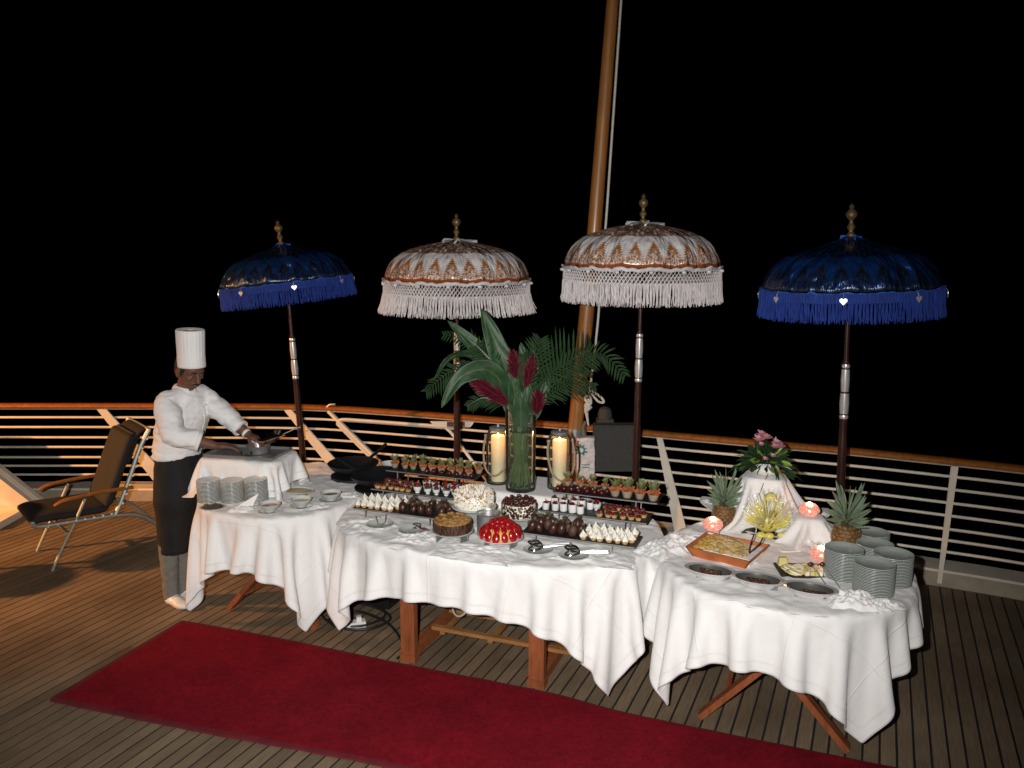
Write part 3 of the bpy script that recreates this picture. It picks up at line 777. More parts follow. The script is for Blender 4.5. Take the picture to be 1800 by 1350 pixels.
crumple('napkin', .40, 3.93, TZ, .11, .022, 'rumpled white cloth under the right pair of steel tongs', seed=5.2, rz=-.3, sx=2.)
crumple('napkin', .76, 4.03, TZ, .10, .045, 'twisted white cloth at the right end of the middle table', seed=6.7, rz=.9)
crumple('napkin', .86, 4.10, TZ, .11, .05, 'bunched white cloth at the left edge of the right table', seed=7.7, rz=.9)
crumple('napkin', 1.50, 3.40, TZ, .085, .060, 'heap of crumpled white napkin in front of the plate stacks', seed=8.4, rz=-.2)
crumple('napkin', 1.61, 3.37, TZ, .06, .035, 'small frilled white napkin at the front right table edge', seed=9.6, rz=.2)
crumple('napkin', -1.585, 4.655, TZ, .062, .030, 'frilly crumpled white napkin beside the red sauce bowl', seed=10.3, rz=-.1)
crumple('napkin', -1.16, 4.72, TZ, .055, .02, 'small white napkin between the two right sauce bowls', seed=11.3, rz=.5)
crumple('napkin', -1.02, 4.92, TZ, .06, .02, 'flat white napkin at the right edge of the left table', seed=12.5, rz=.3)
q = MB(); q.add([(-.09, -.02, 0), (.02, -.03, 0), (.0, .04, .01), (.06, .0, .09), (-.02, .03, .02)], [(0, 1, 3), (0, 3, 4), (1, 2, 3), (3, 2, 4), (0, 4, 2, 1)])
o = q.build('folded_napkin', m_cloth, smooth=False); o.location = (-1.56, 4.70, TZ); tag(o, 'white napkin folded to a point in front of the plate stacks', 'napkin')

# ================================================================== TRAYS OF DESSERTS
def tray(x, y, z, L, Dp, label, legs=True, rz=TR):
    t = thing('slate_tray', label, 'tray', (x, y, z), rz, 'black slate trays of sweets')
    q = MB(); q.box((0, 0, -.004), (L, Dp, .008)); q.build('slab', m_black, t, smooth=False)
    q = MB(); q.box((0, -Dp/2-.002, -.004), (L, .002, .006)); q.build('steel_edge', m_steel, t, smooth=False)
    for sx in (-.38, .30):
        for sy in (-.40, .40):
            q = MB(); q.box((L*sx, Dp*sy, -(z-TZ)/2-.004), (.006, .006, z-TZ-.008)); q.build('leg', m_steel, t, smooth=False)
    return t
TRAYS = {}
for key, u, v, z, lab in [('L1', -2.166, 3.974, .84, 'front left slate tray of meringue tartlets and dipped strawberries'),
                          ('L2', -2.178, 4.20, .885, 'middle left slate tray of red tartlets and berry bowls'),
                          ('L3', -2.215, 4.445, .93, 'rear left slate tray of prawn glasses and dark truffles'),
                          ('R1', -1.127, 3.94, .84, 'front right slate tray of dipped strawberries and meringue tartlets'),
                          ('R2', -1.121, 4.183, .885, 'middle right slate tray of white berry cups and cherry tartlets'),
                          ('R3', -1.107, 4.396, .93, 'rear right slate tray of truffles and prawn cups')]:
    x, y = tw(u, v); TRAYS[key] = (x, y, z); tray(x, y, z, .60, .17, lab)
def at(key, a, b):
    x, y, z = TRAYS[key]; c, s = math.cos(TR), math.sin(TR)
    return (x+a*c-b*s, y+a*s+b*c, z)
# one of each kind
def lathe_mesh(name, prof, mat, n=12): return MB().lathe(prof, n).mesh(name, mat)
me_case = lathe_mesh('case', [(.001, 0), (.014, 0), (.0195, .018), (.017, .018), (.001, .015)], m_case)
q = MB()
pr_ = [(.019, .014), (.0205, .020), (.0165, .026), (.0175, .028), (.011, .034), (.0115, .036), (.0055, .041), (.003, .048), (.0, .055)]
mer_v = []
for v_ in range(5):
    q = MB(); tx, ty, hh = rnd.uniform(-.006, .006), rnd.uniform(-.006, .006), rnd.uniform(.82, 1.08); tw_ = rnd.uniform(0, 6)
    rows = [[((r_*(1+.13*math.cos(5*t_+z_*120+tw_)))*math.cos(t_)+tx*((z_-.014)/.04)**2, (r_*(1+.13*math.cos(5*t_+z_*120+tw_)))*math.sin(t_)+ty*((z_-.014)/.04)**2, .014+(z_-.014)*hh) for t_ in [2*PI*i/20 for i in range(20)]] for r_, z_ in pr_]
    q.grid(np.array(rows), close_u=True); mer_v.append(q.mesh('meringue', m_mer))
q = MB()
for i in range(7): 
    a = i*.9; q.ball((.012*math.cos(a), .012*math.sin(a), .024+.004*(i % 2)), .007, 7, 5, (1, 1, 2.0))
q.ball((0, 0, .040), .008, 7, 5, (1, 1, 2.4)); me_mer2 = q.mesh('meringue', m_mer)
q = MB(); q.ball((0, 0, .024), .019, 12, 8, (1, .95, 1.35)); me_berry = q.mesh('coated_strawberry', m_choc)
q = MB(); q.ball((0, 0, .024), .019, 12, 8, (1, .95, 1.30), jit=.05); me_berry2 = q.mesh('coated_strawberry', m_choc2)
q = MB()
for i in range(6):
    a = i*PI/3; q.leaf((0, 0, .046), (.013*math.cos(a), .013*math.sin(a), .060), .009, n=2)
me_calyx = q.mesh('calyx', M('dry_calyx', (.07, .065, .03), .6))
q = MB()
for i in range(3):
    a = i*2.1; q.ball((.008*math.cos(a), .008*math.sin(a), .022), .0115, 9, 6)
me_cherry = q.mesh('cherry_topping', m_jred)
q = MB(); q.ball((0, 0, .022), .015, 9, 6, (1, 1, .8)); me_glz = q.mesh('glazed_topping', m_red)
me_bowl = lathe_mesh('bowl', [(.001, 0), (.013, 0), (.012, .006), (.021, .018), (.0245, .036), (.022, .036), (.017, .02), (.001, .014)], m_china, 16)
me_cup = lathe_mesh('cup', [(.001, 0), (.019, 0), (.021, .004), (.0215, .043), (.0195, .043), (.018, .01), (.001, .008)], m_china, 16)
q = MB(); q.ball((-.004, 0, .037), .0165, 9, 6, (1, 1, .8)); q.ball((.007, .007, .040), .011, 8, 6); me_bb = q.mesh('blackberry', m_choc)
q = MB(); q.ball((.008, -.004, .046), .0080, 8, 6, jit=.1); q.leaf((0, .004, .04), (-.006, .012, .068), .008); me_rb = q.mesh('raspberry', m_red)
me_gl = lathe_mesh('glass_cup', [(.001, 0), (.014, 0), (.016, .003), (.0235, .026), (.0215, .026), (.014, .005), (.001, .004)], M('frosted_dip_cup', (.46, .38, .27), .3, trans=.25), 12)
q = MB()
for i in range(9):
    a = i*.75; q.tube([(.013*math.cos(a), .013*math.sin(a), .022), (.023*math.cos(a+.5), .023*math.sin(a+.5), rnd.uniform(.028, .036)), (.010*math.cos(a+1), .010*math.sin(a+1), rnd.uniform(.036, .046))], [.0045, .0060, .0025], 6)
me_prawn = q.mesh('prawn', m_prawn)
q = MB()
for i in range(14):
    a = rnd.uniform(0, 6.28); r_ = rnd.uniform(.008, .040); q.leaf((.005*math.cos(a), .005*math.sin(a), .030), (r_*math.cos(a), r_*math.sin(a), rnd.uniform(.048, .088)), rnd.uniform(.009, .020), (.006*math.cos(a), .006*math.sin(a), -.004), 4)
me_sal = q.mesh('salad_leaf', m_leaf)
q = MB(); q.ball((0, 0, .017), .0175, 10, 7, (1, 1, 1)); me_truf = q.mesh('truffle_ball', m_jred)
q = MB()
for i in range(4): q.leaf((.004, 0, .032), (.016*math.cos(i*1.6), .016*math.sin(i*1.6), .046), .007, n=2)
me_tdec = q.mesh('garnish', m_leaf)
def item(name, label, cat, grp, parts, p, rz, sc=1., tilt=0.):
    o = thing(name, label, cat, p, rz, grp); o.scale = (sc,)*3
    o.rotation_euler = (tilt+rnd.uniform(-.07, .07), rnd.uniform(-.07, .07), rz)
    for nm, me in parts: link(nm, me, o)
    return o
def rowpos(n, m, a0, a1, b0, b1, stag=.5):
    out = []
    for j in range(m):
        for i in range(n):
            a = a0+(a1-a0)*(i+(stag if j % 2 else 0))/(n-1+(stag if m > 1 else 0)); b = b0+(b1-b0)*j/max(1, m-1)
            out.append((a+rnd.uniform(-.005, .005), b+rnd.uniform(-.005, .005), j))
    return out
side = {'L': 'left', 'R': 'right'}
rown = lambda j, m: 'in the front row' if j == 0 else ('in the back row' if j == m-1 else 'in the inner rows')
ORD = ['first from left', 'second', 'third', 'fourth', 'fifth', 'sixth', 'seventh', 'eighth', 'ninth']
rown2 = lambda j, m: 'in line' if m == 1 else ('in ' + (['front', 'back'] if m == 2 else ['front', 'second', 'third', 'back'] if m == 4 else ['front', 'middle', 'back'])[j] + ' row')
def fill(key, n, m, a0, a1, b0, b1, name, cat, what, grp, parts, sc=1., tilt=0., lab2=''):
    for q_, (a, b, j) in enumerate(rowpos(n, m, a0, a1, b0, b1)):
        p = at(key, a, b); s_ = sc*rnd.uniform(.89, 1.08)
        item(name, f'{what}, {ORD[q_ % n]} {rown2(j, m)}, {({"1":"front","2":"middle","3":"rear"})[key[1]]} {side[key[0]]} tray', cat, grp, parts(rnd) if callable(parts) else parts, p, rnd.uniform(0, 6.28), s_, tilt*rnd.uniform(.4, 1.2))
mt = lambda r_: [('pastry_case', me_case), ('meringue_swirl', r_.choice(mer_v))]
fill('L1', 6, 4, -.275, -.045, -.062, .062, 'meringue_tartlet', 'tartlet', 'white peaked meringue tartlet', 'meringue tartlets on the slate trays', mt)
fill('R1', 6, 4, .035, .270, -.062, .062, 'meringue_tartlet', 'tartlet', 'white peaked meringue tartlet', 'meringue tartlets on the slate trays', mt)
cs = lambda r_: [('coated_berry', me_berry if r_.random() < .7 else me_berry2), ('leaf_tuft', me_calyx)]
fill('L1', 5, 3, .005, .265, -.055, .055, 'dipped_strawberry', 'strawberry', 'chocolate dipped strawberry', 'chocolate dipped strawberries on the slate trays', cs, 1.15, .5)
fill('R1', 5, 3, -.262, -.010, -.055, .050, 'dipped_strawberry', 'strawberry', 'chocolate dipped strawberry', 'chocolate dipped strawberries on the slate trays', cs, 1.25, .5)
rt_ = [('pastry_case', me_case), ('cherry_topping', me_cherry)]
fill('L2', 6, 3, -.270, -.045, -.058, .058, 'cherry_tartlet', 'tartlet', 'glossy dark cherry tartlet', 'cherry tartlets on the slate trays', rt_)
fill('R2', 6, 3, .045, .270, -.058, .058, 'cherry_tartlet', 'tartlet', 'glossy red cherry tartlet', 'cherry tartlets on the slate trays', [('pastry_case', me_case), ('cherry_topping', me_cherry), ('glaze', me_glz)])
fill('L2', 5, 3, .0, .265, -.055, .055, 'berry_bowl', 'bowl', 'small white footed bowl of berries', 'white berry bowls on the left tray', [('bowl', me_bowl), ('blackberry', me_bb), ('raspberry', me_rb)])
fill('R2', 5, 2, -.265, -.035, -.055, .03, 'berry_cup', 'cup', 'small straight white cup of berries', 'white berry cups on the right tray', [('cup', me_cup), ('blackberry', me_bb), ('raspberry', me_rb)])
item('berry_bowl', 'single white footed bowl among the straight cups on the right tray', 'bowl', None, [('bowl', me_bowl), ('blackberry', me_bb), ('raspberry', me_rb)], at('R2', .002, .03), .3, 1.05)
pg_ = [('dip_cup', me_gl), ('prawn', me_prawn), ('salad_leaf', me_sal)]
fill('L3', 9, 2, -.272, .268, -.01, .052, 'prawn_cup', 'cup', 'leafy prawn glass', 'prawn cups on the slate trays', pg_, 1.)
fill('L3', 7, 1, -.03, .275, -.062, -.062, 'chocolate_truffle', 'truffle', 'dark red truffle', 'truffles on the slate trays', [('truffle_ball', me_truf)], .9)
fill('R3', 8, 1, -.25, .26, .055, .055, 'prawn_cup', 'cup', 'leafy prawn glass', 'prawn cups on the slate trays', pg_, 1.)
fill('R3', 7, 2, -.275, .0, -.065, -.02, 'chocolate_truffle', 'truffle', 'dark red truffle', 'truffles on the slate trays', [('truffle_ball', me_truf), ('garnish', me_tdec)], 1.)
fill('R3', 4, 1, .055, .265, -.040, -.040, 'prawn_cup', 'cup', 'larger leafy prawn glass', 'large prawn cups at the right end of the rear tray', pg_, 1.35)

# ================================================================== CAKES
def stand(x, y, z, r, lab, pm=m_bchina, w_=.07):
    t = thing('cake_stand', lab, 'cake stand', (x, y, TZ), TR)
    h = z-TZ; q = MB(); q.lathe([(.001, h-.010), (r*.8, h-.010), (r, h-.001), (r*.98, h+.001), (.001, h-.004)], 32); q.build('plate', pm, t)
    for k_ in (-1, 1):
        q = MB(); q.box((k_*w_, 0, (h-.012)/2), (.005, .10, h-.012)); q.build('panel', m_acry, t, smooth=False)
    q = MB(); q.box((0, .03, (h-.012)/2), (w_*2-.006, .005, h-.012)); q.build('back_panel', m_acry, t, smooth=False)
    return t
x, y = tw(-1.76, 4.00); stand(x, y, .90, .125, 'clear stand with white plate under the toasted meringue cake')
ck = thing('meringue_cake', 'round cake covered in spiky toasted white meringue', 'cake', (x, y, .901))
MB().lathe([(.001, 0), (.098, 0), (.103, .03), (.098, .065), (.080, .085), (.04, .096), (.001, .098)], 40).build('body', m_mer, ck)
q = MB(); q2 = MB()
for i in range(1100):
    zz = rnd.random(); a = rnd.uniform(0, 2*PI)
    if zz < .5: r_ = .099; z_ = .008+zz*2*.07; d_ = Vector((math.cos(a), math.sin(a), .15))
    else: r_ = .098*math.sqrt(rnd.random()); z_ = .098-.5*(r_/.1)**3*.06; d_ = Vector((math.cos(a)*r_*6, math.sin(a)*r_*6, 1))
    d_.normalize(); c = Vector((r_*math.cos(a), r_*math.sin(a), z_)); L = rnd.uniform(.008, .015)
    tgt = q2 if rnd.random() < .34 else q
    tgt.tube([c-d_*.004, c+d_*L*.5, c+d_*L+Vector((rnd.uniform(-.003, .003), rnd.uniform(-.003, .003), .002))], [.0042, .0032, .0006], 4, cap=False)
q.build('meringue_peaks', m_mer, ck, kind='stuff'); q2.build('toasted_peaks', m_merb, ck, kind='stuff')
x, y = tw(-1.515, 4.05); stand(x, y, .865, .112, 'clear stand with grey plate under the black and white cake')
ck = thing('cherry_cream_cake', 'round white cream cake covered with black chocolate shards and cherries', 'cake', (x, y, .866))
MB().lathe([(.001, 0), (.092, 0), (.094, .004), (.094, .060), (.088, .066), (.001, .066)], 40).build('body', m_cream, ck)
q = MB()
for i in range(640):
    if rnd.random() < .5:
        a = rnd.uniform(0, 2*PI); c = Vector((.094*math.cos(a), .094*math.sin(a), rnd.uniform(.004, .062))); q.box(c, (.003, rnd.uniform(.006, .016), rnd.uniform(.005, .012)), rot=Matrix.Rotation(a, 3, 'Z') @ Matrix.Rotation(rnd.uniform(0, 3), 3, 'X'))
    else:
        a = rnd.uniform(0, 2*PI); r_ = .09*math.sqrt(rnd.random()); q.box((r_*math.cos(a), r_*math.sin(a), .069), (rnd.uniform(.005, .016), .006, .003), rot=Matrix.Rotation(rnd.uniform(0, 6), 3, 'Z') @ Matrix.Rotation(rnd.uniform(-.9, .9), 3, 'X'))
q.build('chocolate_shards', m_choc, ck, smooth=False, kind='stuff')
me_ch = MB().ball((0, 0, 0), .0105, 10, 7).mesh('cherry', m_jred)
for i in range(12):
    a = 2*PI*i/12; link('cherry', me_ch, ck, (.078*math.cos(a), .078*math.sin(a), .078))
x, y = tw(-1.78, 3.76); stand(x, y, .838, .112, 'clear stand under the chocolate cake with nut topping')
ck = thing('nut_cake', 'round dark chocolate cake topped with golden brown caramel nuts', 'cake', (x, y, .839))
MB().lathe([(.001, 0), (.098, 0), (.101, .003), (.101, .052), (.001, .052)], 40).build('body', m_choc2, ck)
q = MB()
for i in range(260):
    a = rnd.uniform(0, 2*PI); q.box((.102*math.cos(a), .102*math.sin(a), rnd.uniform(.004, .05)), (.0025, .005, rnd.uniform(.008, .02)), rz=a)
q.build('chocolate_flakes', m_choc, ck, smooth=False, kind='stuff')
q = MB(); q.lathe([(.099, .050), (.099, .058), (.085, .064), (.001, .066)], 40)
for i in range(46):
    a = rnd.uniform(0, 2*PI); r_ = .085*math.sqrt(rnd.random()); q.ball((r_*math.cos(a), r_*math.sin(a), .065), rnd.uniform(.008, .014), 8, 5, (1, 1, .55), jit=.08)
q.build('nut_topping', m_nut, ck)
x, y = tw(-1.51, 3.77); stand(x, y, .838, .118, 'clear stand with white plate under the strawberry cake', m_china)
ck = thing('strawberry_cake', 'glossy red strawberry dome cake with yellow custard showing between fruit', 'cake', (x, y, .839))
MB().lathe([(.001, 0), (.098, 0), (.100, .012), (.088, .040), (.062, .058), (.001, .064)], 40).build('custard_core', m_custard, ck)
q = MB(); q.ball((0, 0, 0), .024, 12, 8, (.86, .5, 1.25)); me_s1 = q.mesh('strawberry', m_red)
q = MB(); q.ball((0, 0, 0), .018, 12, 8, (1, 1, .8)); me_s2 = q.mesh('strawberry', m_red)
for i in range(14):
    a = 2*PI*i/14; link('strawberry', me_s1, ck, (.099*math.cos(a), .099*math.sin(a), .022+rnd.uniform(-.002, .003)), (R(24)+rnd.uniform(-.2, .2), rnd.uniform(-.3, .3), a-PI/2), rnd.uniform(.85, 1.1))
for i in range(12):
    a = 2*PI*(i+.5)/12; link('strawberry', me_s1, ck, (.070*math.cos(a), .070*math.sin(a), .053), (R(52)+rnd.uniform(-.2, .2), rnd.uniform(-.4, .4), a-PI/2), rnd.uniform(.8, 1.05))
for i in range(9):
    a = 2*PI*i/9+.1; link('strawberry', me_s2, ck, (.045*math.cos(a), .052*math.sin(a), .072), (0, 0, a))
for i in range(5):
    a = 2*PI*i/5; link('strawberry', me_s2, ck, (.02*math.cos(a), .02*math.sin(a), .080))
x, y = tw(-1.635, 3.90)
pot = thing('steel_pot', 'plain steel pot standing behind the strawberry cake', 'pot', (x, y, TZ))
MB().lathe([(.001, 0), (.056, 0), (.058, .004), (.060, .128), (.066, .132), (.060, .134), (.057, .126), (.055, .006), (.001, .006)], 36).build('body', m_steel, pot)

# ================================================================== PLATES AND TONGS
def plate_mesh(name, r, mat, deep=.012): return MB().lathe([(.001, 0), (r*.55, 0), (r*.62, .003), (r, deep), (r*.99, deep+.003), (r*.66, .0065), (r*.58, .004), (.001, .004)], 40).mesh(name, mat)
me_pg = plate_mesh('plate', .076, m_bchina)
def plate1(x, y, label): return tag(link('serving_plate', me_pg, None, (x, y, TZ+.012)), label, 'plate')
plate1(-.729, 4.351, 'grey plate under the thin steel tongs at the far left'); plate1(-.54, 4.262, 'grey plate under the loop tongs with brown handle')
plate1(.13, 3.975, 'grey plate under the left of two big steel tongs'); plate1(.307, 3.90, 'grey plate under the right of two big steel tongs')
def tongs(x, y, rz, label, hm, s=1.):
    t = thing('serving_tongs', label, 'tongs', (x, y, TZ+.03), rz); t.scale = (s,)*3
    for sg in (-1, 1):
        q = MB(); q.tube([(0, sg*.006, .004), (.06, sg*.013, .010), (.13, sg*.010, .012)], [.0038, .0048, .0042], 8); q.build('arm', hm, t)
        for k_ in range(2):
            w_ = .014+.016*k_
            q = MB(); q.tube(spline([(0, sg*.006, .004), (-.025, sg*.006+w_*.8, .014+.012*sg), (-.058, sg*.004+w_, .012+.022*sg*.6), (-.075, sg*.004, .010+.020*sg), (-.058, sg*.004-w_, .012+.022*sg*.6), (-.025, sg*.006-w_*.8, .014+.012*sg), (0, sg*.006, .004)], 4), .0032, 5); q.build('wire_loop', m_mirror, t)
    q = MB(); q.box((.132, 0, .012), (.010, .024, .008)); q.build('hinge', m_silver, t)
    return t
tongs(.16, 3.985, .12, 'left of two big polished steel serving tongs on a plate', m_silver, 1.05)
tongs(.34, 3.905, -.10, 'right of two big polished steel serving tongs on a plate', m_silver, 1.05)
tongs(-.50, 4.265, -.75, 'small wire loop tongs with brown handle on left plate', m_tip, .62)
t = thing('thin_tongs', 'thin upright steel tongs on the leftmost grey plate', 'tongs', (-.72, 4.34, TZ+.018), .3)
for sg in (-1, 1):
    q = MB(); q.tube([(0, 0, .004), (.0+sg*.02, -.01, .02), (sg*.028, .02, .055)], .0022, 5); q.build('arm', m_steel, t)
q = MB(); q.tube([(-.008, -.01, 0), (0, -.03, .003), (.008, -.01, 0)], .003, 5); q.build('hinge', m_steel, t)

# ---- plate stacks
me_gp = plate_mesh('plate', .087, m_gchina, .012)
for nm, x, y, cnt in [('front', 1.62, 3.487, 20), ('left', 1.553, 3.665, 20), ('right', 1.755, 3.60, 20), ('inner', 1.775, 3.835, 14), ('rearmost', 1.855, 4.055, 11)]:
    for i in range(cnt):
        o = link('dinner_plate', me_gp, None, (x+rnd.uniform(-.0005, .0005), y+rnd.uniform(-.0005, .0005), TZ+.002+i*.0071))
        tag(o, (f'grey green plate on top of the {nm} stack on the right table' if i == cnt-1 else f'grey green plate inside the {nm} stack on the right table'), 'plate', 'grey green plates stacked on the right table')
me_bp = plate_mesh('plate', .068, m_bchina, .012)
for nm, x, y, cnt in [('leftmost', -1.835, 4.80, 17), ('middle', -1.69, 4.795, 17), ('rightmost', -1.545, 4.795, 18)]:
    for i in range(cnt):
        o = link('side_plate', me_bp, None, (x+rnd.uniform(-.0005, .0005), y+rnd.uniform(-.0005, .0005), TZ+.002+i*.0080))
        tag(o, (f'white plate on top of the {nm} stack near the chef' if i == cnt-1 else f'white plate inside the {nm} stack near the chef'), 'plate', 'white plates stacked by the chef')
# ---- sauce bowls on the left table
me_sau = plate_mesh('saucer', .070, m_bchina, .010)
me_sb = lathe_mesh('bowl', [(.001, 0), (.030, 0), (.032, .006), (.050, .024), (.064, .046), (.061, .047), (.046, .026), (.03, .010), (.001, .010)], m_bchina, 36)
for x, y, mt_, lab in [(-1.408, 4.60, m_sauce1, 'bowl of red sauce on its saucer, leftmost of three'), (-1.249, 4.69, m_sauce2, 'bowl of pale cream sauce on its saucer, middle of three'), (-1.099, 4.81, m_sauce3, 'bowl of brown relish on its saucer, rightmost of three')]:
    t = thing('sauce_bowl', lab, 'bowl', (x, y, TZ+.006)); link('saucer', me_sau, t); link('bowl', me_sb, t, (0, 0, .009))
    q = MB(); q.lathe([(.052, .0), (.03, .002), (.001, .003)], 24, (0, 0, .045-.006)); q.build('sauce', mt_, t)
t = thing('oval_dish', 'oval grey dish of cream dip behind the sauce bowls', 'dish', (-1.33, 4.96, TZ), TR)
MB().lathe([(.001, 0), (.05, 0), (.085, .028), (.082, .030), (.05, .006), (.001, .006)], 36, sx=1.25, sy=.8).build('body', m_bchina, t)
MB().lathe([(.076, .024), (.001, .026)], 30, sx=1.25, sy=.8).build('filling', m_dipc, t)
t = thing('spice_dish', 'flat dish of brown seeds at the left table edge', 'dish', (-1.775, 4.69, TZ), .1)
MB().lathe([(.001, 0), (.05, 0), (.07, .010), (.001, .006)], 30, sx=1.1, sy=.85).build('body', m_bchina, t)
q = MB(); q.lathe([(.062, .008), (.03, .016), (.001, .018)], 24, sx=1.1, sy=.85)
for i in range(60):
    a = rnd.uniform(0, 6.28); r_ = .055*math.sqrt(rnd.random()); q.ball((r_*1.1*math.cos(a), r_*.85*math.sin(a), .017), .004, 5, 4)
q.build('seeds', m_grain, t)
# ---- cooking station on the draped box
t = thing('warming_tray', 'shallow steel tray sunk in the cloth under the chef hands', 'tray', (-1.67, 5.07, 1.006), TR+.16)
q = MB(); q.box((0, 0, .004), (.46, .27, .008)); q.build('base', m_steel, t, smooth=False)
for (a, b) in (((-.23, -.135), (.23, -.135)), ((.23, -.135), (.23, .135)), ((.23, .135), (-.23, .135)), ((-.23, .135), (-.23, -.135))):
    q = MB(); q.bar((a[0], a[1], .012), (b[0], b[1], .012), .008, .02); q.build('rim', m_steel, t, smooth=False)
def pan(x, y, z, r, h, mat, label, name='steel_pan', hd=None, cat='pan'):
    t = thing(name, label, cat, (x, y, z))
    MB().lathe([(.001, 0), (r*.78, 0), (r, h), (r*1.02, h+.002), (r*.96, h), (r*.75, .005), (.001, .005)], 32).build('body', mat, t)
    if hd: q = MB(); q.tube(hd, [.009, .008, .010], 8, flat=.5); q.build('handle', mat, t)
    return t
pan(-1.60, 5.06, 1.019, .075, .05, m_steel, 'small steel pan between the chef hands')
t = thing('frying_pan', 'tilted polished steel frying pan held over the small pan', 'pan', (-1.52, 5.08, 1.10)); t.rotation_euler = (R(10), R(-12), 0)
MB().lathe([(.001, 0), (.065, 0), (.085, .022), (.083, .024), (.06, .004), (.001, .004)], 32).build('body', m_mirror, t)
q = MB(); q.tube([(.08, .0, .018), (.15, .02, .028), (.19, .03, .03)], [.006, .007, .008], 8, flat=.5); q.build('handle', m_silver, t)
t = thing('steel_cup', 'small shiny steel cup by the chef left thumb', 'cup', (-1.66, 5.13, 1.019))
MB().lathe([(.001, 0), (.020, 0), (.022, .085), (.019, .085), (.017, .004), (.001, .004)], 20).build('body', m_silver, t)
t = thing('spatula', 'orange lit spatula lying across the frying pan', 'spatula', (-1.50, 5.02, 1.10), .35)
q = MB(); q.bar((-.06, 0, 0), (.08, .0, .035), .018, .004); q.build('blade', M('orange_lit_copper', (.70, .25, .06), .3, .6), t)  # orange light on the blade is put into its colour
t = thing('glass_bowl', 'small glass bowl of water inside the steel tray', 'bowl', (-1.66, 5.00, 1.015))
MB().lathe([(.001, 0), (.03, 0), (.045, .03), (.042, .03), (.028, .004), (.001, .004)], 24).build('body', m_glass, t)
# ---- black woks and their cabinet between the tables
t = thing('burner_cabinet', 'low black cabinet behind and between the left and middle tables', 'cabinet', (-.93, 5.22, 0), TR)
q = MB(); q.box((0, 0, .34), (.46, .40, .66)); q.build('body', m_iron, t, smooth=False)
q = MB(); q.box((0, 0, .685), (.50, .44, .02)); q.build('top', m_black, t, smooth=False)
def wok(x, y, z, r, label, ang):
    t = thing('iron_wok', label, 'wok', (x, y, z))
    MB().lathe([(.001, 0), (r*.5, .004), (r*.85, .04), (r, .075), (r*.98, .078), (r*.8, .045), (.001, .01)], 36).build('body', m_iron, t)
    q = MB(); q.tube([(r*.95*math.cos(ang), r*.95*math.sin(ang), .07), ((r+.08)*math.cos(ang), (r+.08)*math.sin(ang), .10), ((r+.16)*math.cos(ang), (r+.16)*math.sin(ang), .13)], [.010, .011, .013], 8); q.build('handle', m_iron, t)
    return t
for x, y, zz in ((-1.06, 5.33, .80), (-.86, 5.10, .79)):
    t = thing('gas_burner', 'black round burner under the %s wok' % ('rear' if y > 5.2 else 'front'), 'burner', (x, y, .695))
    MB().lathe([(.15, 0), (.15, zz-.70), (.11, zz-.695), (.001, zz-.695)], 24).build('body', m_iron, t)
wok(-1.06, 5.33, .803, .17, 'rear black iron wok nearer the chef', 1.0)
wok(-.86, 5.10, .793, .18, 'front black iron wok nearer the dessert trays', 2.6)
for i in range(5):
    tag(link('white_bowl', me_sb, None, (-.82, 5.36, .697+.045+.020*i)), 'white bowl in the short stack behind the front wok', 'bowl', 'white bowls stacked behind the wok')
t = thing('bowl_rest', 'black upturned ring under the white bowls behind the wok', 'ring', (-.82, 5.36, .695)); MB().lathe([(.05, 0), (.05, .045), (.001, .046)], 20).build('body', m_iron, t)

